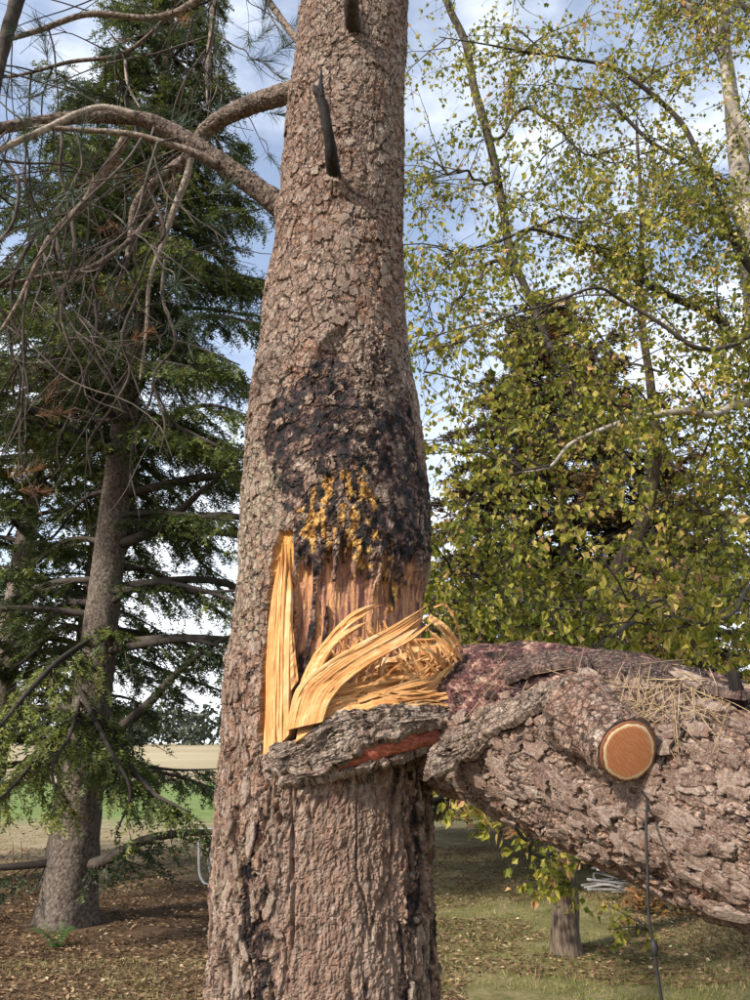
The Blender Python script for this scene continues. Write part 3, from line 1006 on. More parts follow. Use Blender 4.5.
# dead stub branches on the trunk face
def stub(pts, rads, seed, name='dead_stub'):
    V, Q, T = tube(ats(pts), rads, 14, 40, 0.22, (5, 22), seed)
    return obj_np(name, V, [Q, T], M['stub'], pine)


stub([(337, 190, 1.99), (334, 172, 1.90), (329, 140, 1.83), (324, 108, 1.80), (321, 98, 1.79), (321, 82, 1.785), (321.5, 66, 1.78)], [0.028, 0.022, 0.018, 0.016, 0.0145, 0.007, 0.0015], 3)
stub([(322, 98, 1.79), (317, 92, 1.785), (314, 86, 1.78)], [0.014, 0.012, 0.006], 4, 'stub_spur')
stub([(353, 28, 1.95), (352, 12, 1.87), (350, -20, 1.80), (348, -45, 1.76)], [0.030, 0.026, 0.022, 0.012], 5)
stub([(430, 690, 2.16), (438, 660, 2.14), (441, 655, 2.13)], [0.012, 0.01, 0.003], 6, 'stub_spur')

# ------------------------------------------------------------------ fallen stem
st = [(451, 716, 2.08, 68), (500, 722, 1.97, 80), (545, 731, 1.87, 91), (635, 759, 1.68, 104), (727, 792, 1.53, 110)]
lp = []
for px, py, Y, hw in st:
    p = at(px, py, Y)
    _, _, f = project(p)
    lp.append((*p, hw / FPX * float(f) * 0.975))
lp = np.array(lp)
dirn = lp[-1, :3] - lp[-2, :3]
dirn /= np.linalg.norm(dirn)
drop = dirn.copy()
drop[2] -= 0.13
drop /= np.linalg.norm(drop)
lp = np.vstack([lp, np.r_[lp[-1, :3] + dirn * 0.7, 0.205], np.r_[lp[-1, :3] + dirn * 0.7 + drop * 1.2, 0.19], np.r_[lp[-1, :3] + dirn * 0.7 + drop * 2.6, 0.17]])
start = lp[0, :3] - (lp[1, :3] - lp[0, :3]) * 0.55
lp = np.vstack([np.r_[start, lp[0, 3] * 0.72], lp])
LA = resample(lp, 400)
LS = np.r_[0, np.cumsum(np.linalg.norm(np.diff(LA[:, :3], axis=0), axis=1))]
LEND = LS[-1]


def log_frame(s):
    P = np.stack([np.interp(s, LS, LA[:, k]) for k in range(3)], -1)
    R = np.interp(s, LS, LA[:, 3])
    e = 0.02
    T = np.stack([np.interp(s + e, LS, LA[:, k]) - np.interp(s - e, LS, LA[:, k]) for k in range(3)], -1)
    T = T / (np.linalg.norm(T, axis=-1, keepdims=True) + 1e-9)
    up = np.array([0, 0, 1.0])
    W = np.cross(T, up)                   # side of the stem that faces the photographer's left
    W = W / np.linalg.norm(W, axis=-1, keepdims=True)
    return P, R, T, W, np.cross(W, T)


def lsurf(px, py):
    """Photo pixel -> (phi, s) on the fallen stem."""
    d = at(px, py, 1.0) - np.array([0, 0, CAM_Z])
    for Y in np.arange(1.0, 2.5, 0.003):
        p = np.array([0, 0, CAM_Z]) + d * Y
        k = int(np.argmin(((LA[:, :3] - p) ** 2).sum(1)))
        if np.linalg.norm(LA[k, :3] - p) < LA[k, 3]:
            break
    P, R, T, W, Uu = log_frame(np.array(LS[k]))
    q = p - P
    return math.atan2(q.dot(W), q.dot(Uu)), LS[k]


if log_frame(np.array(0.5))[3][1] > 0:
    LSIGN = -1
else:
    LSIGN = 1
RL = 0.21


def lpoly(pts):
    return [(t * RL, s) for t, s in (lsurf(*p) for p in pts)]


def log_displace(PH, S):
    U, Vv = PH * RL, S
    h1, r1, e1 = flake(U, Vv, 0.040, 0.080, 31, 0.5, 0.07)
    h2, r2, e2 = flake(U, Vv, 0.019, 0.034, 32, 0.45)
    h3, r3, e3 = flake(U, Vv, 0.009, 0.014, 33, 0.5)
    d = 0.0095 * h1 + 0.0060 * h2 + 0.0022 * h3 + 0.014 * (fbm(U * 8, Vv * 6, 3, 90) - 0.5) + 0.006 * (fbm(U * 90, Vv * 60, 3, 91) - 0.5)
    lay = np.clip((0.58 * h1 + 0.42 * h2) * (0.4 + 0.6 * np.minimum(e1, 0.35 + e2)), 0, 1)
    rnd = 0.45 * r1 + 0.35 * r2 + 0.2 * r3
    top = poly_mask(U, Vv, [(-math.pi * RL, -0.2), (-math.pi * RL, 1.6)] + lpoly([(748, 694), (700, 690), (640, 684), (590, 678), (560, 682), (530, 694), (500, 706), (470, 716), (452, 722)]) + [(0.25, -0.2)], 0.006, 0.014, 30, 40)
    n1 = fbm(U * 40, Vv * 26, 4, 92)
    k1, k1r, _ = flake(U, Vv, 0.022, 0.045, 36, 0.6, 0.08)
    k2, k2r, _ = flake(U, Vv, 0.010, 0.018, 37, 0.6, 0.1)
    d = d * (1 - top) + top * (-0.012 + 0.028 * (fbm(U * 14, Vv * 8, 4, 93) - 0.5) + 0.007 * k1 + 0.0045 * k2)
    resin = top * sstep(0.52, 0.60, n1) * 0.85
    ridge = poly_mask(U, Vv, lpoly([(600, 655), (640, 668), (700, 684), (745, 690), (745, 676), (690, 664), (640, 652)]), 0.01, 0.02, 34)
    resin = np.maximum(resin, ridge * 0.85)
    gap = poly_mask(U, Vv, lpoly([(500, 708), (560, 690), (640, 692), (740, 702), (740, 716), (660, 712), (600, 706), (560, 708), (500, 735), (470, 745)]), 0.008, 0.02, 35)
    d = d - gap * 0.016 * sstep(0.35, 0.6, fbm(U * 40, Vv * 14, 3, 95))
    for (px, py, amp, rad) in ((598, 728, 0.022, 0.05),):
        t, s = lsurf(px, py)
        d2 = ((U - t * RL) ** 2 + (Vv - s) ** 2) / rad ** 2
        d = d + amp * np.exp(-d2 * 1.6)
    red = 0.38 + 0.5 * sstep(0.45, 0.65, fbm(U * 10, Vv * 4, 4, 101))
    under = sstep(0.35, 0.55, U)
    return d, np.stack([resin, top, 0 * U, 0 * U], -1), np.stack([lay, rnd, red + 0.25 * under, 0.1 + 0 * U], -1)


ph = np.concatenate([np.linspace(-math.pi, -1.6, 24, endpoint=False), np.linspace(-1.6, 2.5, 290), np.linspace(2.5, math.pi, 12)[1:]])
ss = np.concatenate([np.arange(0.0, 1.15, 0.0031), np.linspace(1.15, LEND, 110)])
PH, SS = np.meshgrid(ph, ss)
lD, lA, lB = log_displace(PH, SS)
P, R, T_, W_, U_ = log_frame(SS)
ragged = sstep(0.0, 0.12, SS + 0.05 * (fbm(PH * 3, PH * 0 + 4, 3, 99) - 0.5))
RR = (R + lD) * (0.80 + 0.20 * ragged)
LV = (P + RR[..., None] * (np.sin(PH)[..., None] * W_ + np.cos(PH)[..., None] * U_)).reshape(-1, 3)
nl_ = len(ph)
i = (np.arange(len(ss) - 1)[:, None] * nl_ + np.arange(nl_ - 1)[None, :]).ravel()
LF = np.stack([i, i + nl_, i + nl_ + 1, i + 1], 1)
ground_end = LA[-1, :3].copy()
fallen = thing('fallen_trunk', 'broken fallen pine stem with flaking bark and a sawn branch stub', 'trunk', (float(ground_end[0]), float(ground_end[1]), 0))
# close both ends of the stem
LVn = np.vstack([LV, P[0].mean(0)[None], P[-1].mean(0)[None]])
c0, c1 = len(LVn) - 2, len(LVn) - 1
j = np.arange(nl_ - 1)
capT = np.vstack([np.stack([np.full(nl_ - 1, c0), j, j + 1], 1), np.stack([np.full(nl_ - 1, c1), (len(ss) - 1) * nl_ + j + 1, (len(ss) - 1) * nl_ + j], 1)])
pad = np.zeros((2, 4))
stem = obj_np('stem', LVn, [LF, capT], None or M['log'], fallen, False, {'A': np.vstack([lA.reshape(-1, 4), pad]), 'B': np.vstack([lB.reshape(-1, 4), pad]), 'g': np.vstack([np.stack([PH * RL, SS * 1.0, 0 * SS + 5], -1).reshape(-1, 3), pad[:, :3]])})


def lpoint(t, s):
    P, R, T, W, Uu = log_frame(np.array(s))
    A_ = grid_at(lA, ph, ss, t, s)
    n = math.sin(t) * W + math.cos(t) * Uu
    return P + (R + float(grid_at(lD, ph, ss, t, s))) * n, n, T, A_


plates_lg = [plate_mesh('bark_plate', 0.030, 0.052, M['logplate'], 300 + k, 0.11, 0.0026) for k in range(12)]
cnt, tries = 0, 0
while cnt < 260 and tries < 6000:
    tries += 1
    px, py = r_.uniform(435, 752), r_.uniform(650, 918)
    t, s = lsurf(px, py)
    p, n, T, A_ = lpoint(t, s)
    if np.linalg.norm(p - at(px, py, p[1])) > 0.05 or A_[1] > 0.3 or (px - 610) ** 2 + (py - 735) ** 2 < 50 ** 2:
        continue
    side = np.cross(T, n)
    Mx = Matrix(((side[0], T[0], n[0], 0), (side[1], T[1], n[1], 0), (side[2], T[2], n[2], 0), (0, 0, 0, 1)))
    sc = r_.uniform(0.5, 1.15)
    loose = 1.0 if py < 745 else 0.4
    Rl = Matrix.Rotation(r_.normal(0, 0.3), 4, 'Z') @ Matrix.Rotation(r_.normal(0.03, 0.14 + 0.15 * loose * (r_.random() < 0.3)), 4, 'X') @ Matrix.Rotation(r_.normal(0, 0.12), 4, 'Y')
    Mx = Matrix.Translation(Vector(tuple(p + n * 0.002))) @ Mx @ Rl @ Matrix.Diagonal((sc, sc * r_.uniform(0.8, 1.5), 1 + 0.6 * loose * r_.random(), 1))
    place_copy('bark_plate', plates_lg[r_.integers(12)], Mx, stem)
    cnt += 1

# sawn branch stub
_t, _s = lsurf(592, 722)
b1 = at(630, 752, float(lpoint(_t, _s)[0][1]) - 0.135)
b0 = at(592, 724, float(b1[1]) + 0.10)
b0 = b0 - (b1 - b0) / np.linalg.norm(b1 - b0) * 0.045
ax = (b1 - b0) / np.linalg.norm(b1 - b0)
V, Q, T = tube([b0, b0 * 0.55 + b1 * 0.45, b1 - ax * 0.006], [0.075, 0.058, 0.0555], 72, 60, 0.06, (10, 34), 8)
uu = np.tile(np.arange(72) / 72 * 0.36, 60)
vv = np.repeat(np.linspace(0, 0.3, 60), 72)
hh, rr1, ee = flake(uu, vv, 0.03, 0.045, 60, 0.55, 0.08)
Vn = V.copy()
axis_pts = np.repeat(resample(np.array([b0, b1 - ax * 0.006]), 60), 72, 0)
rad = Vn[:60 * 72] - axis_pts
rad /= np.linalg.norm(rad, axis=1)[:, None] + 1e-9
Vn[:60 * 72] += rad * (0.007 * hh)[:, None]
st_ob = obj_np('branch_stub', Vn, [Q, T], M['log'], fallen, False,
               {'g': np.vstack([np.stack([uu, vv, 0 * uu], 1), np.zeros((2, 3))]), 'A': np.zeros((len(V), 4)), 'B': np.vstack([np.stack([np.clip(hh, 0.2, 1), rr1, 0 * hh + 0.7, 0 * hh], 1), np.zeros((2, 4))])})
s1 = np.cross(ax, [0, 0, 1.0])
s1 /= np.linalg.norm(s1)
s2 = np.cross(s1, ax)
V, G, T = [], [], []
K = 48
for ri, q in enumerate((0.0, 0.4, 0.8, 1.0, 1.03)):
    for k in range(K if ri else 1):
        an = 2 * math.pi * k / K
        wob = 1 + 0.05 * math.sin(an * 2 + 0.6) + 0.012 * math.sin(an * 3 + 1)
        r0 = 0.0555 * q * wob
        V.append(b1 + r0 * (math.cos(an) * s1 + math.sin(an) * s2) - ax * (0.004 if ri == 4 else (0.0005 * ri)))
        G.append((q * math.cos(an), q * math.sin(an), 0))
for k in range(K):
    T.append((0, 1 + k, 1 + (k + 1) % K))
    for ri in range(3):
        o_ = 1 + ri * K
        T.append((o_ + k, o_ + K + k, o_ + K + (k + 1) % K))
        T.append((o_ + k, o_ + K + (k + 1) % K, o_ + (k + 1) % K))
obj_np('cut_face', np.array(V), np.array(T), M['cut'], st_ob, True, {'g': np.array(G)}, label='sawn orange end grain with pale sapwood rim')


# ------------------------------------------------------------------ torn bark, splinters and broken wood at the fork
def slab(name, top, bot, thick, mat, parent, n=150, m=22, amp=0.012, seed=0, fray=0.012, attrs=None):
    """Rough slab of bark between a top and a bottom edge (pixel, pixel, distance), with depth and frayed rims."""
    Lt, Lb = resample(ats(top), n), resample(ats(bot), n)
    t = np.linspace(0, 1, n)
    a = np.linspace(0, 1, m)
    A, Tt = np.meshgrid(a, t)
    len_ = np.linalg.norm(np.diff(Lt, axis=0), axis=1).sum()
    u, v = Tt * len_, A * 0.06
    fr = (fbm(t * len_ * 60, t * 0, 3, seed) - 0.5) * 2 * fray
    fr2 = (fbm(t * len_ * 60, t * 0 + 9, 3, seed + 3) - 0.5) * 2 * fray
    w = np.linalg.norm(Lt - Lb, axis=1)[:, None]
    Lt2 = Lt + (Lt - Lb) / (w + 1e-3) * fr[:, None]
    Lb2 = Lb - (Lt - Lb) / (w + 1e-3) * fr2[:, None]
    S = Lt2[:, None] * (1 - A[..., None]) + Lb2[:, None] * A[..., None]
    nrm = np.cross(np.gradient(S, axis=0), np.gradient(S, axis=1))
    nrm /= np.linalg.norm(nrm, axis=-1, keepdims=True) + 1e-9
    nrm = np.where((nrm[..., 1:2] > 0), -nrm, nrm)
    h1, _, _ = flake(u, v, 0.06, 0.022, seed + 40, 0.6, 0.08)
    h2, _, _ = flake(u, v, 0.022, 0.010, seed + 41, 0.6, 0.1)
    bul = np.sin(np.pi * np.clip(A, 0, 1)) ** 0.7
    end = np.minimum(sstep(0, 0.05, Tt), sstep(1, 0.95, Tt))
    front = S + nrm * ((amp * (h1 + 0.6 * h2 + 0.8 * (fbm(u * 90, v * 150, 3, seed + 9) - 0.5)) + 0.35 * thick * bul) * end)[..., None]
    back = S - nrm * (thick * (0.5 + 0.5 * end) * np.ones_like(A))[..., None]
    V = np.vstack([front.reshape(-1, 3), back.reshape(-1, 3)])
    N = n * m
    i = (np.arange(n - 1)[:, None] * m + np.arange(m - 1)[None, :]).ravel()
    Q = [np.stack([i, i + 1, i + m + 1, i + m], 1), np.stack([i, i + m, i + m + 1, i + 1], 1) + N]
    r = np.arange(n - 1) * m
    Q.append(np.stack([r, r + m, N + r + m, N + r], 1))
    r2 = r + m - 1
    Q.append(np.stack([r2 + m, r2, N + r2, N + r2 + m], 1))
    c = np.arange(m - 1)
    Q.append(np.stack([c + 1, c, N + c, N + c + 1], 1))
    c2 = c + (n - 1) * m
    Q.append(np.stack([c2, c2 + 1, N + c2 + 1, N + c2], 1))
    if mat is M['redwood']:
        return obj_np(name, V, np.vstack(Q), mat, parent, True)
    hh_ = np.clip(0.6 * h1 + 0.4 * h2, 0, 1)
    rn_ = vnoise(u * 40, v * 150, seed + 60)
    B_ = np.stack([hh_, rn_, 0 * u + 0.15, 0 * u + 0.15], -1).reshape(-1, 4)
    g_ = np.stack([A * float(w.mean()), u, 0 * u], -1).reshape(-1, 3)
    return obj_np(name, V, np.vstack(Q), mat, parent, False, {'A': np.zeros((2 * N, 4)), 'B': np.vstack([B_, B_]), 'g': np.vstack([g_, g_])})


def layered(name, top, bot, layers, parent, seed, thick=0.012, mat='lip', step=0.010):
    """Bark torn into leaves: several thin slabs, each with its own frayed outline, stacked outward."""
    r = np.random.default_rng(seed)
    top, bot = np.array(top, float), np.array(bot, float)
    for k in range(layers):
        a0 = k / layers + r.uniform(-0.05, 0.03)
        a1 = (k + 1.5) / layers + r.uniform(-0.03, 0.12)
        t_ = top * (1 - a0) + bot * a0
        b_ = top * (1 - a1) + bot * a1
        t_[:, 1] += r.normal(0, 0.9, len(t_))
        b_[:, 1] += r.normal(0, 0.9, len(b_))
        bow = math.sin(math.pi * min(1, (k + 0.5) / layers))
        t_[:, 2] -= step * bow + r.uniform(-0.004, 0.004)
        b_[:, 2] -= step * bow + r.uniform(0.0, 0.010)
        slab(name, t_, b_, thick, M[mat], parent, 170, 8, 0.0055, seed * 10 + k, 0.012)


layered('bark_lip', [(266, 756, 1.905), (284, 745, 1.88), (302, 738, 1.855), (322, 723, 1.84), (345, 711, 1.83), (366, 713, 1.825), (395, 705, 1.83), (432, 707, 1.85), (470, 703, 1.89), (505, 702, 1.90)],
        [(265, 769, 1.895), (286, 772, 1.87), (303, 771, 1.853), (322, 768, 1.838), (344, 756, 1.82), (366, 743, 1.815), (400, 732, 1.815), (430, 724, 1.83), (470, 719, 1.86), (508, 714, 1.88)], 8, pine, 2, step=0.006)
layered('bark_lip', [(280, 774, 1.89), (305, 773, 1.87), (338, 769, 1.85), (372, 758, 1.845), (405, 749, 1.86), (445, 738, 1.885)],
        [(276, 783, 1.885), (300, 782, 1.86), (336, 777, 1.84), (382, 764, 1.84), (412, 754, 1.855), (450, 743, 1.88)], 3, pine, 5, step=0.003)
slab('inner_bark', [(322, 760, 1.855), (352, 742, 1.842), (395, 728, 1.842), (450, 718, 1.87)],
     [(322, 776, 1.85), (352, 767, 1.836), (395, 755, 1.836), (450, 741, 1.865)], 0.03, M['redwood'], pine, 90, 10, 0.006, 6, 0.004)


def on_stem(pts, lift):
    out = []
    for px, py in pts:
        t, s_ = lsurf(px, py)
        out.append((px, py, float(lpoint(t, s_)[0][1]) - lift))
    return out


# collar of ragged bark at the lower end of the fallen stem
layered('bark_collar', on_stem([(470, 725), (485, 713), (515, 700), (550, 686), (585, 675)], 0.012),
        on_stem([(462, 748), (482, 735), (514, 719), (548, 702), (585, 688)], 0.030), 5, fallen, 7, 0.007, step=0.003)
yc = on_stem([(470, 740)], 0)[0][2]
layered('bark_collar', [(432, 752, yc + 0.03), (446, 738, yc - 0.005), (468, 727, yc - 0.03), (500, 716, yc - 0.075)],
        [(423, 779, yc + 0.02), (440, 772, yc - 0.01), (468, 756, yc - 0.035), (505, 735, yc - 0.075)], 6, fallen, 8, 0.008, step=0.004)
# dark sheets of bark lifting along the crest of the fallen stem
layered('bark_sheet', on_stem([(585, 652), (620, 655), (655, 663), (690, 671), (748, 684)], 0.004), on_stem([(600, 672), (635, 676), (668, 682), (700, 688), (750, 697)], 0.022), 4, fallen, 9, 0.007, mat='darkbark', step=0.010)
layered('bark_sheet', on_stem([(500, 668), (530, 655), (560, 652), (590, 660)], 0.002), on_stem([(505, 682), (535, 670), (565, 664), (592, 672)], 0.014), 3, fallen, 10, 0.006, mat='darkbark', step=0.006)


def ribbon(name, left, right, thick, strands, parent, seed, ragged=0.25, gap=0.0015, n=26, relief=0.006, mat='wood'):
    """A split piece of wood: strands lying side by side between two edges, each ending at its own ragged tip."""
    r = np.random.default_rng(seed)
    L, R = resample(ats(left), 60), resample(ats(right), 60)
    V, Q, G = [], [], []
    tt = np.linspace(0, 1, n)
    off = 0
    cuts = r.dirichlet(np.full(strands, 0.9)) * 0.85 + 0.15 / strands
    edges = np.r_[0, np.cumsum(cuts)]
    for k in range(strands):
        te = 1 - ragged * r.random() ** 1.1
        hgt = r.normal(0, relief)
        tl = tt * te
        wd = np.minimum(1, (1 - tt) / r.uniform(0.12, 0.35)) ** 0.7
        wd = np.maximum(wd, 0.04)
        mid = (edges[k] + edges[k + 1]) / 2
        hw = (edges[k + 1] - edges[k]) / 2 + 0.03
        ix = tl * 59
        i0 = np.clip(ix.astype(int), 0, 58)
        f = (ix - i0)[:, None]
        PL, PR = L[i0] * (1 - f) + L[i0 + 1] * f, R[i0] * (1 - f) + R[i0 + 1] * f
        c = PL * (1 - mid) + PR * mid
        wv = PR - PL
        wl_ = np.linalg.norm(wv, axis=1)[:, None]
        tg = np.gradient((PL + PR) / 2, axis=0)
        nr = np.cross(tg, wv)
        nr /= np.linalg.norm(nr, axis=1)[:, None] + 1e-9
        nr = np.where(nr[:, 1:2] > 0, -nr, nr)
        wig = (fbm(tt * 9 + k * 7.3, tt * 0 + seed, 4, seed, 0.65) - 0.5)[:, None] * relief * 2.2
        c = c + nr * (hgt * np.sin(tt * 2.2)[:, None] + wig) + wv * (fbm(tt * 4 + k * 3.1, tt * 0 + seed + 5, 2, seed) - 0.5)[:, None] * 0.25 / strands
        hw_ = wv * (hw * wd)[:, None]
        th_ = nr * (thick * np.maximum(wd, 0.25))[:, None]
        ring = np.stack([c - hw_, c - hw_ * 0.86 + th_ * 0.16, c + hw_ * 0.86 + th_ * 0.16, c + hw_, c + hw_ * 0.8 - th_, c - hw_ * 0.8 - th_], 1)
        V.append(ring.reshape(-1, 3))
        al = np.r_[0, np.cumsum(np.linalg.norm(np.diff(c, axis=0), axis=1))]
        wm = float(wl_.mean()) * (edges[k + 1] - edges[k])
        for j_ in range(n):
            for q in (0, 0.07, 0.93, 1.0, 1.4, 1.8):
                G.append((edges[k] * float(wl_.mean()) + q * wm, al[j_], seed * 0.37 + k * 0.05))
        b = off + np.arange(n - 1)[:, None] * 6
        jj = np.arange(6)[None, :]
        kk = (jj + 1) % 6
        Q.append(np.stack([b + jj, b + kk, b + 6 + kk, b + 6 + jj], -1).reshape(-1, 4))
        off += n * 6
    return obj_np(name, np.vstack(V), np.vstack(Q), M[mat], parent, False, {'g': np.array(G)} if mat == 'wood' else {'g': np.array(G), 'A': np.zeros((off, 4)), 'B': np.tile([0.8, 0.5, 0.2, 0.1], (off, 1))})


# tall torn strips on the left of the wound
ribbon('wood_strip', [(264, 756, 1.905), (265, 700, 1.905), (267, 640, 1.91), (274, 580, 1.925), (280, 540, 1.93)], [(275, 750, 1.885), (276, 700, 1.885), (278, 640, 1.89), (281, 580, 1.905), (285, 536, 1.92)], 0.012, 4, pine, 11, 0.22, relief=0.003)
ribbon('wood_strip', [(277, 748, 1.878), (278, 690, 1.878), (279, 630, 1.885), (282, 570, 1.90), (285, 528, 1.915)], [(289, 735, 1.865), (289, 690, 1.865), (290, 630, 1.87), (292, 570, 1.89), (293, 530, 1.905)], 0.014, 4, pine, 12, 0.22, relief=0.003)
ribbon('wood_strip', [(291, 690, 1.86), (290, 640, 1.87), (288, 600, 1.885)], [(298, 680, 1.86), (294, 640, 1.87), (290, 600, 1.885)], 0.006, 2, pine, 13, 0.2)
# great curved splinter and its upper prong
ribbon('big_splinter', [(287, 730, 1.835), (296, 692, 1.83), (315, 672, 1.82), (348, 650, 1.80), (390, 628, 1.785), (441, 596, 1.77)], [(322, 722, 1.815), (331, 698, 1.81), (352, 676, 1.80), (384, 655, 1.785), (412, 639, 1.775), (441, 616, 1.765)], 0.012, 8, pine, 21, 0.32, n=46, relief=0.0035)
ribbon('big_splinter', [(298, 690, 1.835), (308, 664, 1.835), (325, 640, 1.83), (345, 618, 1.825), (362, 607, 1.82), (386, 600, 1.82)], [(316, 684, 1.825), (324, 662, 1.82), (338, 644, 1.815), (358, 629, 1.81), (378, 622, 1.81), (398, 613, 1.81)], 0.010, 6, pine, 22, 0.5, n=36, relief=0.004)
# bent-over strip hanging from the splinter's end
ribbon('splinter', [(430, 614, 1.80), (442, 622, 1.80), (455, 636, 1.82), (463, 652, 1.85), (469, 664, 1.90)], [(428, 620, 1.80), (438, 628, 1.80), (449, 642, 1.82), (458, 658, 1.85), (465, 671, 1.90)], 0.003, 4, pine, 23, 0.5)
ribbon('splinter', [(434, 606, 1.79), (446, 604, 1.80), (456, 622, 1.83), (461, 640, 1.87)], [(434, 608, 1.79), (444, 606, 1.80), (454, 623, 1.83), (459, 641, 1.87)], 0.002, 1, pine, 26, 0.1)
# bed of torn fibres behind the bark lip
ribbon('torn_wood', [(300, 718, 1.86), (330, 694, 1.89), (370, 676, 1.92), (415, 664, 1.96), (470, 662, 2.0)], [(296, 742, 1.84), (340, 722, 1.83), (385, 712, 1.83), (430, 712, 1.85), (482, 702, 1.90)], 0.02, 17, pine, 24, 0.5, n=40, relief=0.010)
ribbon('torn_wood', [(330, 690, 1.93), (365, 655, 1.97), (410, 642, 2.0), (450, 640, 2.02)], [(340, 702, 1.90), (385, 684, 1.92), (430, 676, 1.95), (468, 674, 1.98)], 0.02, 14, pine, 25, 0.6, n=30, relief=0.012)
for k, (x0, y0, x1, y1, w_, Y_) in enumerate([(455, 680, 452, 628, 9, 1.93), (445, 684, 430, 634, 8, 1.92), (430, 688, 405, 640, 9, 1.91), (415, 690, 420, 642, 7, 1.93), (440, 690, 462, 640, 7, 1.91), (405, 694, 378, 664, 8, 1.90),
                                              (395, 694, 402, 655, 6, 1.92), (462, 676, 468, 645, 6, 1.93), (425, 694, 455, 662, 9, 1.885), (380, 698, 440, 676, 10, 1.875), (350, 704, 425, 690, 9, 1.855), (335, 712, 430, 703, 9, 1.84),
                                              (400, 702, 474, 692, 9, 1.865), (420, 700, 478, 676, 8, 1.89), (372, 690, 398, 668, 7, 1.89), (320, 716, 372, 684, 8, 1.85), (310, 720, 345, 700, 7, 1.84)]):
    dx, dy = x1 - x0, y1 - y0
    l_ = math.hypot(dx, dy)
    nx, ny = -dy / l_ * w_ / 2, dx / l_ * w_ / 2
    ribbon('splinter', [(x0 - nx, y0 - ny, Y_), (x0 + dx * 0.55 - nx * 0.8, y0 + dy * 0.55 - ny * 0.8, Y_ - 0.012), (x1 - nx * 0.2, y1 - ny * 0.2, Y_ - 0.03)],
           [(x0 + nx, y0 + ny, Y_), (x0 + dx * 0.55 + nx * 0.8, y0 + dy * 0.55 + ny * 0.8, Y_ - 0.012), (x1 + nx * 0.2, y1 + ny * 0.2, Y_ - 0.03)], 0.004, 3, pine, 700 + k, 0.45, n=12, relief=0.0015)
# loose slivers of bark along the torn lip and collar
for k, (x0, y0, x1, y1, w_, Y_) in enumerate([(330, 772, 268, 786, 6, 1.83), (300, 750, 262, 764, 7, 1.85), (352, 756, 310, 769, 5, 1.79), (440, 716, 385, 724, 5, 1.80), (350, 716, 300, 740, 6, 1.81), (420, 708, 360, 711, 5, 1.815), (470, 728, 440, 744, 5, 1.85),
                                              (500, 712, 438, 728, 8, 1.80), (520, 706, 448, 738, 8, 1.77), (510, 722, 428, 768, 8, 1.76), (480, 742, 420, 782, 7, 1.77), (560, 688, 490, 708, 8, 1.73), (540, 704, 470, 732, 7, 1.73), (600, 682, 540, 690, 7, 1.70), (470, 705, 430, 716, 6, 1.84)]):
    dx, dy = x1 - x0, y1 - y0
    l_ = math.hypot(dx, dy)
    nx, ny = -dy / l_ * w_ / 2, dx / l_ * w_ / 2
    ribbon('bark_sliver', [(x0 - nx, y0 - ny, Y_), (x0 + dx * 0.5 - nx, y0 + dy * 0.5 - ny - 1.5, Y_ - 0.004), (x1 - nx * 0.5, y1 - ny * 0.5, Y_ - 0.012)],
           [(x0 + nx, y0 + ny, Y_), (x0 + dx * 0.5 + nx, y0 + dy * 0.5 + ny - 1.5, Y_ - 0.004), (x1 + nx * 0.5, y1 + ny * 0.5, Y_ - 0.012)], 0.006, 3, pine if k < 7 else fallen, 800 + k, 0.4, n=16, relief=0.002, mat='lip')
rs = np.random.default_rng(77)
for k in range(150):
    fam = k % 4 if k < 100 else k % 3
    if fam == 0:          # fan leaning up-right from behind the big splinter
        x0, y0 = rs.uniform(335, 440), rs.uniform(672, 700)
        an = math.radians(rs.uniform(20, 75))
        ln = rs.uniform(25, 55)
    elif fam == 1:        # leaning back up-left
        x0, y0 = rs.uniform(400, 462), rs.uniform(655, 690)
        an = math.radians(rs.uniform(105, 150))
        ln = rs.uniform(20, 50)
    elif fam == 2:        # lying along the lip
        x0, y0 = rs.uniform(300, 400), rs.uniform(690, 716)
        an = math.radians(rs.uniform(-4, 18))
        ln = rs.uniform(40, 90)
    else:                 # short rungs between the two prongs
        q = rs.uniform(0, 1)
        x0, y0 = 334 + q * 56, 656 - q * 26
        an = math.radians(rs.uniform(95, 135))
        ln = rs.uniform(8, 17)
    Y0 = rs.uniform(1.86, 1.94) if fam != 3 else 1.812
    x1, y1 = x0 + ln * math.cos(an), y0 - ln * math.sin(an)
    xm, ym = (x0 + x1) / 2 + rs.normal(0, 3), (y0 + y1) / 2 + rs.normal(0, 3)
    w = (rs.uniform(2.2, 5.5) if rs.random() < 0.3 else rs.uniform(0.9, 2.2)) if fam != 3 else rs.uniform(1.2, 2.4)
    nx, ny = math.sin(an) * w / 2, math.cos(an) * w / 2
    Y1 = Y0 - rs.uniform(-0.02, 0.05)
    if fam == 2:
        Y0, Y1 = 1.83, 1.84
    ribbon('splinter', [(x0 - nx, y0 - ny, Y0), (xm - nx, ym - ny, (Y0 + Y1) / 2), (x1 - nx * 0.5, y1 - ny * 0.5, Y1)],
           [(x0 + nx, y0 + ny, Y0), (xm + nx, ym + ny, (Y0 + Y1) / 2), (x1 + nx * 0.5, y1 + ny * 0.5, Y1)], 0.003, 2 if w > 4 else 1, pine, 400 + k, 0.35, n=12, relief=0.002)

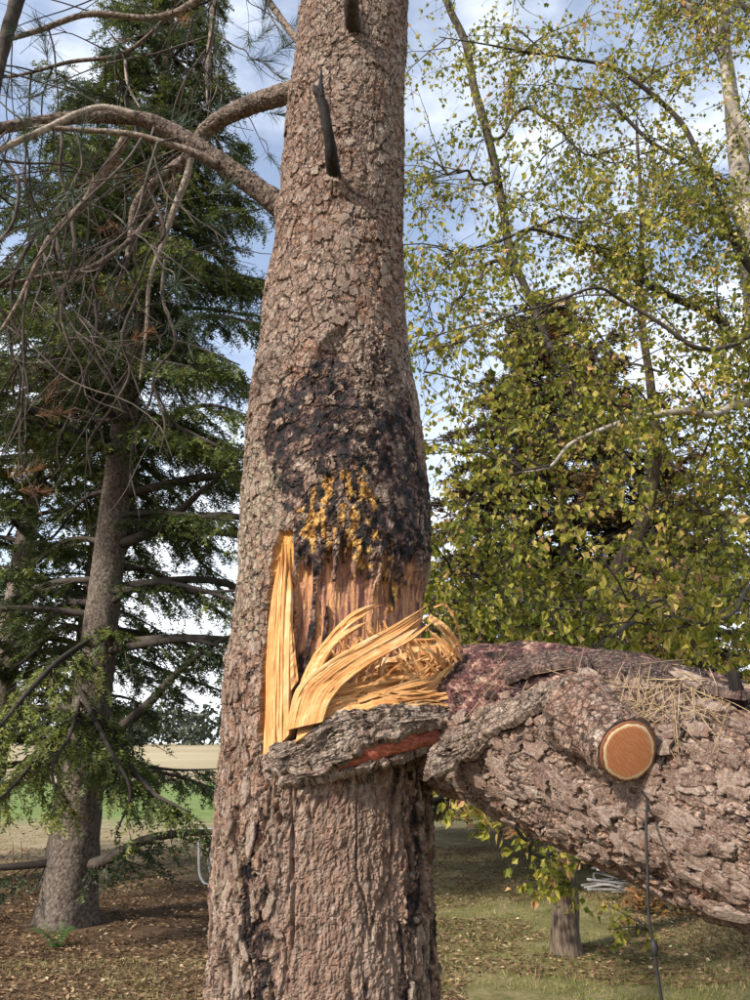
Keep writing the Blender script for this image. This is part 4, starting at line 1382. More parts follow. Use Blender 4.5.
# ------------------------------------------------------------------ pine branches on the left with dead twigs and needle tufts
def twigs_on(bag, path, n, lmin, lmax, seed, down=0.7, r0=0.0042, fork=2, span=(0.2, 1.0), tips=None, spread=0.5):
    """Thin crooked twigs drooping from a branch path, some forking."""
    r = np.random.default_rng(seed)
    C = resample(np.asarray(path, float), 60)
    for k in range(n):
        i0 = int(59 * r.uniform(*span))
        p = C[i0]
        tg = C[min(i0 + 1, 59)] - C[max(i0 - 1, 0)]
        tg /= np.linalg.norm(tg) + 1e-9
        d = tg * r.uniform(0.1, 0.8) + r.normal(0, spread, 3) + np.array([0, 0, -down * r.uniform(0.2, 1.3)])
        d /= np.linalg.norm(d)
        L = r.uniform(lmin, lmax)
        pts = [p]
        m = 6
        for q in range(m):
            d = d + r.normal(0, 0.20, 3) + np.array([0, 0, -0.06 * down])
            d /= np.linalg.norm(d)
            pts.append(pts[-1] + d * L / m)
        rr = r0 * r.uniform(0.6, 1.3)
        P0_ = pts[0]
        if project(pts[-1])[0] > 288 and project(P0_)[0] < 330:
            continue
        bag.tube(np.array(pts), [rr, rr * 0.75, rr * 0.4], 5, 14)
        if tips is not None:
            tips.append((pts[-1], d.copy()))
        for f in range(fork):
            j0 = r.integers(2, m)
            p2 = pts[j0]
            d2 = d + r.normal(0, 0.6, 3)
            d2 /= np.linalg.norm(d2)
            L2 = L * r.uniform(0.25, 0.6)
            q2 = [p2]
            for q in range(3):
                d2 = d2 + r.normal(0, 0.2, 3)
                d2 /= np.linalg.norm(d2)
                q2.append(q2[-1] + d2 * L2 / 3)
            bag.tube(np.array(q2), [rr * 0.6, rr * 0.25], 4, 8)
            if tips is not None:
                tips.append((q2[-1], d2.copy()))


def limb(pts, rads, seed, parent, mat='branch', twn=0, name='branch', sides=16, **kw):
    P_ = ats(pts)
    big = rads[0] > 0.035 and mat == 'branch'
    if big:
        sides = 44
    nn_ = 240 if big else max(40, len(pts) * 12)
    V, Q, T = tube(P_, rads, sides, nn_, 0.13 if not big else 0.05, (5, 26), seed)
    at_ = None
    if big:                                   # flaking bark on the thick boughs
        ctr = V[:nn_ * sides].reshape(nn_, sides, 3).mean(1, keepdims=True)
        dv = V[:nn_ * sides].reshape(nn_, sides, 3) - ctr
        rl = np.linalg.norm(dv, axis=2)
        ll = np.r_[0, np.cumsum(np.linalg.norm(np.diff(ctr[:, 0], axis=0), axis=1))]
        hh_, rr_, _ = flake(np.arange(sides)[None, :] / sides * 0.22 + 0 * rl, ll[:, None] + 0 * rl, 0.022, 0.034, seed, 0.5)
        V[:nn_ * sides] = (ctr + dv * (1 + (0.10 * (hh_ - 0.5)))[..., None]).reshape(-1, 3)
    o = obj_np(name, V, [Q, T], M[mat], parent, not big)
    if twn:
        b = Bag()
        twigs_on(b, P_, twn, seed=seed, **kw)
        b.build('twigs', M['deadtwig'], o, kind='stuff')
    return o, P_


tips = []
limb([(296, 222, 2.17), (278, 204, 2.15), (245, 180, 2.13), (200, 149, 2.10), (165, 128, 2.08), (135, 118, 2.06), (85, 117, 2.02), (40, 122, 1.98), (-20, 133, 1.92), (-120, 160, 1.85)],
     [0.052, 0.042, 0.035, 0.032, 0.028, 0.024, 0.021, 0.019, 0.016, 0.010], 31, pine, twn=12, lmin=0.5, lmax=1.1, tips=tips)
limb([(218, 164, 2.09), (190, 151, 2.06), (165, 143, 2.04), (130, 134, 2.02), (80, 130, 2.0), (30, 126, 1.97), (-30, 124, 1.95)], [0.013, 0.012, 0.011, 0.010, 0.009, 0.007, 0.004], 32, pine, twn=7, lmin=0.3, lmax=0.7, sides=10, tips=tips)
limb([(135, 115, 2.04), (105, 108, 2.02), (80, 113, 2.0), (50, 127, 1.98), (10, 145, 1.95), (-30, 165, 1.92)], [0.014, 0.013, 0.012, 0.011, 0.010, 0.006], 33, pine, sides=10)
_, P2 = limb([(310, 88, 2.25), (296, 91, 2.30), (262, 101, 2.38), (232, 113, 2.46), (206, 130, 2.52), (190, 155, 2.56), (168, 172, 2.58), (150, 186, 2.6), (135, 208, 2.62), (131, 235, 2.64), (126, 262, 2.66), (112, 300, 2.68)],
             [0.05, 0.042, 0.038, 0.035, 0.03, 0.026, 0.024, 0.021, 0.017, 0.014, 0.010, 0.005], 34, pine, twn=16, lmin=0.5, lmax=1.2, tips=tips, span=(0.4, 1))
limb([(190, 158, 2.56), (186, 178, 2.58), (172, 215, 2.6), (162, 245, 2.62), (150, 280, 2.64), (146, 330, 2.66), (140, 380, 2.68)], [0.018, 0.016, 0.013, 0.011, 0.009, 0.007, 0.004], 35, pine, twn=7, lmin=0.4, lmax=0.9, sides=10, tips=tips)
limb([(128, 134, 2.06), (112, 160, 2.1), (95, 186, 2.14), (82, 205, 2.17), (52, 236, 2.2), (38, 262, 2.22), (20, 300, 2.24), (2, 330, 2.26), (-20, 365, 2.28)], [0.017, 0.016, 0.015, 0.013, 0.012, 0.010, 0.008, 0.007, 0.004], 36, pine, twn=14, lmin=0.4, lmax=1.0, sides=10, tips=tips)
limb([(160, 205, 2.62), (130, 240, 2.58), (90, 268, 2.52), (45, 276, 2.46), (0, 287, 2.4), (-40, 300, 2.35)], [0.012, 0.011, 0.010, 0.009, 0.007, 0.004], 37, pine, twn=6, lmin=0.4, lmax=0.9, sides=8, tips=tips)
limb([(26, -30, 2.3), (14, 10, 2.3), (4, 45, 2.3), (-3, 80, 2.3), (-6, 115, 2.3), (-12, 150, 2.3)], [0.03, 0.028, 0.025, 0.02, 0.014, 0.008], 38, pine, 'deadtwig', 3, lmin=0.3, lmax=0.8, tips=tips)
limb([(330, 60, 2.35), (298, 40, 2.45), (275, 10, 2.55), (262, -10, 2.6), (240, -50, 2.7)], [0.02, 0.018, 0.016, 0.014, 0.008], 39, pine, twn=4, lmin=0.4, lmax=0.8, down=0.3, sides=10, tips=tips)
limb([(360, -120, 2.4), (260, -60, 2.6), (216, -20, 2.7), (213, 20, 2.72), (208, 62, 2.74), (207, 105, 2.76)], [0.04, 0.03, 0.02, 0.014, 0.010, 0.004], 40, pine, twn=16, lmin=0.5, lmax=1.1, sides=10, tips=tips)
limb([(360, -150, 2.3), (240, -40, 2.45), (190, 5, 2.5), (150, 18, 2.52), (90, 14, 2.5), (40, 30, 2.48), (0, 42, 2.46), (-60, 60, 2.4)], [0.04, 0.024, 0.016, 0.013, 0.012, 0.011, 0.009, 0.005], 41, pine, twn=15, lmin=0.5, lmax=1.2, sides=10, tips=tips)
limb([(170, 10, 2.55), (155, 30, 2.6), (120, 55, 2.64), (70, 62, 2.66), (20, 75, 2.68), (-30, 80, 2.7)], [0.012, 0.011, 0.010, 0.009, 0.007, 0.004], 42, pine, twn=11, lmin=0.4, lmax=1.0, sides=8, tips=tips)
limb([(125, 60, 2.62), (128, 85, 2.6), (140, 108, 2.58)], [0.007, 0.006, 0.004], 43, pine, sides=6)
limb([(400, -140, 2.2), (470, -70, 2.4), (560, -90, 2.6), (640, -160, 2.8)], [0.045, 0.034, 0.022, 0.01], 44, pine, twn=4, lmin=0.4, lmax=0.8, down=0.2, sides=10)
for k, (x0, y0, z_, s_) in enumerate([(20, 270, 2.3, 0), (70, 205, 2.25, 1), (140, 290, 2.5, 2), (35, 235, 2.3, 3), (110, 240, 2.6, 4), (150, 190, 2.5, 5), (5, 160, 2.3, 6), (60, 120, 2.2, 7), (165, 260, 2.6, 8), (95, 300, 2.5, 9)]):
    r = np.random.default_rng(900 + k)
    x, y = x0, y0
    pts = [(x, y, z_)]
    for q in range(5):
        x += r.uniform(-26, 16)
        y += r.uniform(22, 48)
        pts.append((x, y, z_ + 0.02 * q))
    limb(pts, [0.008, 0.007, 0.005, 0.003], 950 + k, pine, 'deadtwig', 3, 'twig', 6, lmin=0.2, lmax=0.5, tips=tips)


def tuft_mesh(name, mat, seed, L=0.11, n=46):
    r = np.random.default_rng(seed)
    d = r.normal(0, 0.55, (n, 3)) + np.array([0, 0, 1.0])
    d /= np.linalg.norm(d, axis=1)[:, None]
    p = np.stack([np.zeros(n), np.zeros(n), r.uniform(0, 0.10, n)], 1)
    ln = L * r.uniform(0.7, 1.15, n)[:, None]
    s = np.cross(d, r.normal(size=(n, 3)))
    s /= np.linalg.norm(s, axis=1)[:, None]
    w = 0.0008
    mid = p + d * ln * 0.55 + np.array([0, 0, -0.004])
    V = np.stack([p - s * w, p + s * w, mid + s * w, mid - s * w, p + d * ln + np.array([0, 0, -0.012])], 1).reshape(-1, 3)
    b = np.arange(n)[:, None] * 5
    A = np.repeat(np.stack([r.random(n)] * 3 + [np.ones(n)], 1), 5, 0)
    return mesh_np(name, V, [b + [[0, 1, 2, 3]], b + [[3, 2, 4]]], mat, False, {'A': A})


tufts = [tuft_mesh('needle_tuft', M['pine_needle'], 60 + k, 0.10, 70) for k in range(5)]
tufts_d = [tuft_mesh('needle_tuft', M['dead_needle'], 70 + k, 0.06, 60) for k in range(3)]
r_ = np.random.default_rng(12)
spots = [(p, d) for p, d in tips]
order = r_.permutation(len(spots))
for q, idx in enumerate(order[:230]):
    p, d = spots[idx]
    px, py, f = project(p)
    if (py > 190 and r_.random() < 0.6) or py > 350:
        continue
    dead = r_.random() < 0.12
    d = np.array(d) + np.array([0, 0, 0.35])
    rot = Vector(tuple(d)).to_track_quat('Z', 'Y').to_matrix().to_4x4()
    me = (tufts_d[r_.integers(3)] if dead else tufts[r_.integers(5)])
    place_copy('needle_tuft', me, Matrix.Translation(Vector(tuple(p))) @ rot @ Matrix.Rotation(r_.uniform(0, 6), 4, 'Z') @ Matrix.Scale(r_.uniform(0.7, 1.1), 4), pine)
for (px, py, Y, dead) in [(255, 42, 2.6, 0), (272, 55, 2.6, 0), (262, 25, 2.62, 0), (245, 60, 2.62, 0), (285, 30, 2.6, 0), (25, 78, 2.7, 0), (48, 62, 2.7, 0), (10, 100, 2.7, 0), (70, 78, 2.7, 0), (35, 415, 2.4, 1), (18, 490, 2.4, 1), (122, 312, 2.7, 1), (45, 405, 2.4, 1), (8, 478, 2.45, 1), (110, 292, 2.7, 1)]:
    rot = Vector((r_.normal(0, 1), r_.normal(0, .6), 0.3)).to_track_quat('Z', 'Y').to_matrix().to_4x4()
    place_copy('needle_tuft', (tufts_d[r_.integers(3)] if dead else tufts[r_.integers(5)]), Matrix.Translation(Vector(tuple(at(px, py, Y)))) @ rot @ Matrix.Scale(r_.uniform(0.9, 1.3), 4), pine)


# ------------------------------------------------------------------ conifers
def needles(P, D, L, rnd, per=14, nl=0.022, nw=0.0045, flat=0.35, seed=0):
    """Needle sprays: for every twig a sliver stem and flattened needles on both sides."""
    r = np.random.default_rng(seed)
    n = len(P)
    D = D / (np.linalg.norm(D, axis=1)[:, None] + 1e-9)
    side = np.cross(D, np.array([0, 0, 1.0]) + r.normal(0, flat, (n, 3)))
    side /= np.linalg.norm(side, axis=1)[:, None] + 1e-9
    up = np.cross(side, D)
    t = (np.arange(per)[None, :] + r.random((n, per))) / per
    sg = np.where(np.arange(per) % 2 == 0, 1.0, -1.0)[None, :] * np.ones((n, 1))
    base = P[:, None] + D[:, None] * (L[:, None] * t)[..., None]
    nd = side[:, None] * (sg * r.uniform(0.7, 1.1, (n, per)))[..., None] + D[:, None] * r.uniform(0.4, 0.9, (n, per))[..., None] + up[:, None] * r.normal(0.12, 0.35, (n, per))[..., None]
    nd /= np.linalg.norm(nd, axis=2, keepdims=True)
    ln = nl * r.uniform(0.75, 1.25, (n, per)) * (1.15 - 0.5 * t)
    w = D[:, None] * nw
    V = np.stack([base - w, base + w, base + nd * ln[..., None]], 2).reshape(-1, 3)
    T = np.arange(len(V)).reshape(-1, 3)
    A = np.repeat(np.clip(rnd[:, None] + r.normal(0, 0.07, (n, per)), 0, 1).ravel(), 3)
    V2 = np.stack([P - side * 0.003, P + side * 0.003, P + D * L[:, None]], 1).reshape(-1, 3)
    T2 = np.arange(len(V2)).reshape(-1, 3) + len(V)
    A = np.r_[A, np.repeat(rnd, 3)]
    return np.vstack([V, V2]), np.vstack([T, T2]), np.stack([A] * 3 + [np.ones_like(A)], 1)


def branch_foliage(bag, path, r, tw, length, half, droop, dens, tone, side_r=0.008):
    """Side branchlets along a bough and hanging twigs along those."""
    C = resample(path, 50)
    n = max(3, int(length * dens))
    f = r.uniform(0.14, 1.0, n)
    ix = (f * 49).astype(int)
    p = C[ix]
    tg = unit(C[np.minimum(ix + 1, 49)] - C[np.maximum(ix - 1, 0)])
    sd = unit(np.cross(tg, [0, 0, 1.0]))
    d = tg * r.uniform(0.35, 1.0, (n, 1)) + sd * (r.choice([-1, 1], n) * r.uniform(0.5, 1.1, n))[:, None]
    d[:, 2] += r.normal(-droop, 0.22, n)
    d = unit(d)
    L = half * (1.1 - 0.7 * f) * r.uniform(0.5, 1.15, n) + 0.08
    PT, d = grow(r, p, d, L, 4, 0.10, (0, 0, -droop * 0.22))
    V, Q = thin_tubes(PT[:, ::4], side_r * (1.2 - f * 0.8), np.full(n, 0.0015))
    bag.add(V, Q)
    k = 8
    cnt_ = np.clip((L * 30).astype(int), 3, k)
    g = r.uniform(0.05, 1, (n, k))
    P = along(PT, g)
    ss_ = unit(np.cross(d, [0, 0, 1.0]))
    D = d[:, None] * r.uniform(0.4, 1, (n, k, 1)) + ss_[:, None] * (r.choice([-1, 1], (n, k)) * r.uniform(0.2, 0.9, (n, k)))[..., None]
    D[..., 2] += r.normal(-droop * 0.8, 0.2, (n, k))
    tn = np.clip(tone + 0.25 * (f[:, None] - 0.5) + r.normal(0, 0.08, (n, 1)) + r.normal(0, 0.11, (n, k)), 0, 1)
    LL = r.uniform(0.07, 0.17, (n, k))
    keep = np.arange(k)[None] < cnt_[:, None]
    tw.append(np.concatenate([P, D, LL[..., None], tn[..., None]], -1)[keep])


def conifer(root, base, H, Rmax, r0, seed, nb, zmin, mat, bark, droop=0.28, dens=9, tone=0.38, per=13, nl=0.024, nw=0.005, shape=0.85, extra=(), lean=(0, 0), sparse=None, sides=28, skip=None, side_r=0.008):
    r = np.random.default_rng(seed)
    base = np.array(base, float)

    def axis(z):
        return base + np.array([lean[0] * z, lean[1] * z, z])
    ks = np.linspace(0, 1, 14)
    pts = [axis(H * k - 0.12 * (k == 0)) for k in ks]
    rads = [r0 * (1 - 0.96 * k) * (1.38 if i == 0 else 1.0) for i, k in enumerate(ks)]
    pts.insert(1, axis(0.18))
    rads.insert(1, r0 * 1.16)
    pts.insert(2, axis(0.45))
    rads.insert(2, r0 * 1.06)
    P_ = np.array(pts)
    V, Q, T = tube(P_, [1, 1], sides, 220, 0)
    zz_ = V[:, 2] - base[2]
    rr_ = np.interp(zz_, P_[:, 2] - base[2], rads)
    ctr = base[None] + np.stack([lean[0] * zz_, lean[1] * zz_, zz_], 1)
    dv = V - ctr
    dv[:, 2] = 0
    ln = np.linalg.norm(dv, axis=1)[:, None] + 1e-9
    an = np.arctan2(dv[:, 1], dv[:, 0])
    bmp = 1 + 0.07 * (fbm(an * 5, zz_ * 12, 4, seed) - 0.5) * 2 + 0.06 * np.sin(an * 4 + 1) * np.clip(1 - zz_ / 0.8, 0, 1)
    V = np.where(ln > 1e-6, ctr + dv / ln * (rr_ * bmp)[:, None], ctr)
    obj_np('trunk', V, [Q, T], M[bark], root)
    tw = []
    for k in range(nb):
        f = (k + r.random()) / nb
        z = zmin + (H - zmin - 0.15) * f ** 0.92
        L = Rmax * (1 - (z / H)) ** shape * r.uniform(0.62, 1.12) + 0.15
        az = k * 2.39996 + r.normal(0, 0.3)
        if skip is not None and skip(z, az):
            continue
        d = np.array([math.cos(az), math.sin(az), 0])
        p0 = axis(z)
        rise = r.uniform(-0.05, 0.18)
        pts = [p0, p0 + d * L * 0.35 + [0, 0, rise * L * 0.4], p0 + d * L * 0.7 + [0, 0, rise * L * 0.4 - droop * L * 0.28], p0 + d * L + [0, 0, rise * L * 0.3 - droop * L * 0.5]]
        pts = np.array(pts) + r.normal(0, 0.03 * L, (4, 3)) * np.array([[0], [1], [1], [1]])
        b = Bag()
        br = max(0.008, 0.016 * L + 0.004)
        b.tube(pts, [br, br * 0.65, 0.004], 6, 16)
        dn = dens * (sparse(z, az) if sparse else 1)
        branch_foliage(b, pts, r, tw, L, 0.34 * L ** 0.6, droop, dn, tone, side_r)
        b.build('branch', M['conifer_branch'], root)
    for (pp, br, half, dn, tn) in extra:
        pts = ats(pp)
        L = np.linalg.norm(np.diff(pts, axis=0), axis=1).sum()
        b = Bag()
        b.tube(pts, [br, br * 0.7, 0.006], 8, 30)
        branch_foliage(b, pts, r, tw, L, half, droop * 1.3, dn, tn, side_r)
        b.build('branch', M['conifer_branch'], root)
    tw = np.vstack(tw)
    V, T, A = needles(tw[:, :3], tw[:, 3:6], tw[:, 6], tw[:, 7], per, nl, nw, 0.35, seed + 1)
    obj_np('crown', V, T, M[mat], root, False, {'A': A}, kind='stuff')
    return len(tw)


SB = at(66, 926, 7.6)
spruce = thing('spruce_tree', 'tall dark spruce with thick bare lower trunk on the left, nearest of the conifers', 'tree', (SB[0], SB[1], float(zg(SB[0], SB[1]))), 'conifers behind the pine')
nsp = conifer(spruce, (SB[0], SB[1], float(zg(SB[0], SB[1]))), 12.8, 3.7, 0.215, 41, 155, 2.4, 'spruce_leaf', 'spruce_bark', 0.34, 34, 0.60, 6, 0.042, 0.0105,
              sparse=lambda z, az: 0.5 if z < 4.2 else (1.0 if z < 6 else 1.15),
              skip=lambda z, az: z < 4.4 and math.sin(az) < -0.45 and abs(math.cos(az)) < 0.8,
              extra=[([(86, 752, 7.6), (120, 728, 7.5), (152, 700, 7.4), (182, 668, 7.3), (222, 640, 7.2), (250, 630, 7.1)], 0.06, 0.55, 17, 0.3),
                     ([(73, 870, 7.6), (110, 858, 7.4), (140, 842, 7.2), (175, 834, 7.0), (225, 832, 6.9), (260, 834, 6.8)], 0.055, 0.5, 19, 0.32),
                     ([(74, 860, 7.6), (20, 866, 7.5), (-20, 866, 7.4), (-60, 850, 7.3)], 0.04, 0.4, 8, 0.35),
                     ([(112, 522, 7.6), (150, 520, 7.4), (180, 510, 7.3), (205, 488, 7.2), (240, 466, 7.1)], 0.06, 0.6, 19, 0.4),
                     ([(104, 592, 7.6), (150, 588, 7.3), (200, 592, 7.1), (245, 590, 7.0)], 0.05, 0.5, 17, 0.3),
                     ([(97, 654, 7.6), (140, 645, 7.4), (190, 640, 7.2), (240, 652, 7.0)], 0.05, 0.5, 17, 0.28),
                     ([(95, 700, 7.6), (130, 765, 7.0), (150, 790, 6.8), (165, 800, 6.7), (190, 812, 6.6)], 0.03, 0.5, 35, 0.62),
                     ([(80, 690, 7.4), (110, 750, 6.8), (130, 790, 6.6), (118, 830, 6.5)], 0.025, 0.45, 35, 0.68),
                     ([(90, 640, 7.5), (60, 660, 6.7), (30, 690, 6.2), (5, 720, 6.0), (-20, 750, 5.9)], 0.03, 0.6, 44, 0.86),
                     ([(80, 700, 7.5), (70, 735, 6.6), (52, 770, 6.2), (66, 812, 6.1)], 0.02, 0.45, 35, 0.84),
                     ([(70, 720, 7.5), (35, 760, 6.5), (10, 790, 6.2), (-15, 810, 6.1)], 0.02, 0.5, 33, 0.80),
                     ([(130, 420, 7.5), (170, 425, 6.6), (205, 440, 6.3), (235, 455, 6.2)], 0.03, 0.55, 39, 0.66),
                     ([(110, 440, 7.4), (60, 430, 6.6), (20, 420, 6.3), (-10, 425, 6.2)], 0.03, 0.55, 35, 0.7),
                     ([(130, 330, 7.5), (190, 345, 6.8), (240, 365, 6.5)], 0.03, 0.6, 35, 0.5)])

C2 = at(-30, 900, 9.6)
spruce2 = thing('spruce_tree', 'dark spruce at the left edge, mostly hidden behind the nearest spruce', 'tree', (C2[0], C2[1], 0), 'conifers behind the pine')
conifer(spruce2, (C2[0], C2[1], 0), 11.0, 3.7, 0.2, 42, 110, 1.2, 'spruce_leaf', 'spruce_bark', 0.3, 15, 0.50, 5, 0.062, 0.015, sides=14)
C4 = at(52, 870, 9.4)
slim = thing('young_spruce', 'slender grey-stemmed young tree just left of the thick spruce trunk', 'tree', (C4[0], C4[1], 0), 'conifers behind the pine')
conifer(slim, (C4[0], C4[1], 0), 7.0, 1.3, 0.09, 44, 50, 2.4, 'spruce_leaf', 'spruce_bark', 0.3, 12, 0.45, 6, 0.05, 0.012, sides=12)
C3 = at(592, 870, 12.5)
brown = thing('browning_conifer', 'broad browning conifer standing behind the yellow birch leaves', 'tree', (C3[0], C3[1], 0), 'conifers behind the pine')
conifer(brown, (C3[0], C3[1], 0), 10.0, 4.7, 0.2, 43, 190, 0.5, 'brown_conifer', 'spruce_bark', 0.18, 17, 0.46, 5, 0.085, 0.022, 0.75, sides=14)
for k, (px, Y, H, Rm, lab) in enumerate([(700, 17, 8.5, 3.0, 'dark green conifer at the right edge behind the birch'), (470, 19, 6.5, 2.6, 'small dark conifer far back between pine trunk and browning conifer')]):
    c = at(px, 850, Y)
    t_ = thing('conifer', lab, 'tree', (c[0], c[1], 0), 'conifers behind the pine')
    conifer(t_, (c[0], c[1], 0), H, Rm, 0.16, 50 + k, 80, 0.4, 'spruce_leaf', 'spruce_bark', 0.2, 10, 0.42, 5, 0.11, 0.028, 0.75, sides=10, side_r=0.012)


# ------------------------------------------------------------------ birches
def leafy(root, limbs, seed, matb, sec=7, tw_=9, lv=11, slen=(0.6, 1.3), tlen=(0.25, 0.6), lsize=(0.026, 0.064), tone=0.45):
    """Limbs (each a bough of its own) carrying side branches, twigs and leaves. Returns leaf arrays."""
    r = np.random.default_rng(seed)
    out = []
    for li, (pts, rads, mat, ns) in enumerate(limbs):
        P_ = ats(pts)
        K_ = resample(np.c_[P_, np.interp(np.linspace(0, 1, len(P_)), np.linspace(0, 1, len(rads)), rads)], 14)
        K_[1:, :3] += r.normal(0, 0.035, (13, 3)) * np.array([1, 0.6, 1])
        P_, rads = K_[:, :3], K_[:, 3] * (0.8 if mat == 'birch_dark' else 1.0)
        V, Q, T = tube(P_, rads, 12, 90, 0.10, (4, 10), seed + li)
        o = obj_np('branch', V, [Q, T], M[mat], root)
        C = resample(P_, 80)
        n = max(2, int(sec * ns))
        i0 = r.integers(8, 79, n)
        tg = unit(C[i0 + 1] - C[i0 - 1])
        d = unit(tg * r.uniform(0.2, 1, (n, 1)) + r.normal(0, 0.75, (n, 3)) * np.array([1, 0.7, 0.6]) + np.array([0, 0, 0.15]))
        S, d = grow(r, C[i0], d, r.uniform(*slen, n), 6, 0.17, (0, 0, -0.05))
        b = Bag()
        V, Q = thin_tubes(S, r.uniform(0.005, 0.011, n), np.full(n, 0.002))
        b.add(V, Q)
        p = along(S, r.uniform(0.1, 1, (n, tw_))).reshape(-1, 3)
        dd = unit(np.repeat(d, tw_, 0) * 0.5 + r.normal(0, 0.6, (n * tw_, 3)) + np.array([0, 0, -0.25]))
        TW, dd = grow(r, p, dd, r.uniform(*tlen, n * tw_), 4, 0.15, (0, 0, -0.16))
        V, Q = thin_tubes(TW, np.full(len(TW), 0.0028), np.full(len(TW), 0.0012))
        b.add(V, Q)
        b.build('twigs', M['birch_dark'], o, kind='stuff')
        lp_ = along(TW, r.uniform(0.05, 1, (len(TW), lv)))
        kp = r.random(lp_.shape[:2]) < 0.85
        tb = np.repeat(r.normal(0, 0.09, n), tw_)[:, None] * np.ones((1, lv))
        lp_ = lp_[kp] + r.normal(0, 0.02, (kp.sum(), 3))
        m = len(lp_)
        out.append((lp_, r.normal(0, 0.6, (m, 3)) + np.array([0, 0, -0.7]), r.uniform(*lsize, m), np.clip(tb[kp] + r.beta(2.2, 2.2, m) * 0.9 + (tone - 0.45) + 0.3 * (r.random(m) < 0.05), 0, 1)))
    return tuple(np.concatenate(x) for x in zip(*out))


def big_leaf(name, mat, seed, tone):
    """Ovate pointed leaf with toothed rim, folded along the midrib, on a stalk."""
    r = np.random.default_rng(seed)
    prof = [(0.0, 0.0), (0.04, 0.20), (0.16, 0.38), (0.30, 0.43), (0.46, 0.36), (0.64, 0.24), (0.82, 0.11), (1.0, 0.0)]
    V = []
    for y, x in prof:
        V.append((0, y, -0.10 * y * y))
    for y, x in prof[1:-1]:
        V.append((x * r.uniform(0.92, 1.05), y, 0.10 * x - 0.10 * y * y + r.normal(0, 0.015)))
    for y, x in prof[1:-1]:
        V.append((-x * r.uniform(0.92, 1.05), y, 0.10 * x - 0.10 * y * y + r.normal(0, 0.015)))
    F = []
    n = len(prof)
    for sgn, o in ((1, n), (-1, n + n - 2)):
        ids = [0] + list(range(o, o + n - 2)) + [n - 1]
        for k in range(n - 1):
            a_, b_, c_, d_ = k, ids[k], ids[k + 1], k + 1
            if k == 0:
                F.append((0, c_, d_))
            elif k == n - 2:
                F.append((a_, b_, d_))
            else:
                F.append((a_, b_, c_))
                F.append((a_, c_, d_))
    V += [(-0.012, 0, 0), (0.012, 0, 0), (0, -0.35, 0.05)]
    F.append((len(V) - 3, len(V) - 2, len(V) - 1))
    A = np.zeros((len(V), 4))
    A[:, :3] = tone
    A[:, 3] = 1
    return mesh_np(name, np.array(V), np.array(F), mat, True, {'A': A})


LEAVES = [[big_leaf('leaf', M['birch_leaf'], 10 * q + k, 0.12 + 0.125 * q) for k in range(2)] for q in range(8)]


def crown(root, LP, LD, LZ, LR, nbig=290):
    """The leaves that show largest become parts of their own, the rest one crown."""
    px, py, f = project(LP)
    vis = (px > -10) & (px < 760) & (py > -10) & (py < 1010) & (f > 0.3) & ~((px > 240) & (px < 425))
    score = np.where(vis, LZ / np.maximum(f, 0.3), 0)
    idx = np.argsort(-score)
    big, rest = idx[:nbig], idx[nbig:]
    for i_ in big:
        d = Vector(tuple(LD[i_])).normalized()
        z = Vector(tuple(rng.normal(0, 0.7, 3) + np.array([0, -0.6, 0.5])))
        x = d.cross(z).normalized()
        z = x.cross(d)
        Mx = Matrix(((x.x, d.x, z.x, 0), (x.y, d.y, z.y, 0), (x.z, d.z, z.z, 0), (0, 0, 0, 1)))
        me = LEAVES[int(np.clip(LR[i_] * 8, 0, 7))][rng.integers(2)]
        place_copy('leaf', me, Matrix.Translation(Vector(tuple(LP[i_]))) @ Mx @ Matrix.Scale(float(LZ[i_]), 4), root)
    if len(rest):
        up = rng.normal(0, 0.7, (len(rest), 3)) + np.array([0, -0.6, 0.5])
        V, T, A = leaf_mesh(LP[rest], LD[rest], LZ[rest], LR[rest], up)
        obj_np('crown', V, T, M['birch_leaf'], root, False, {'A': A}, kind='stuff')


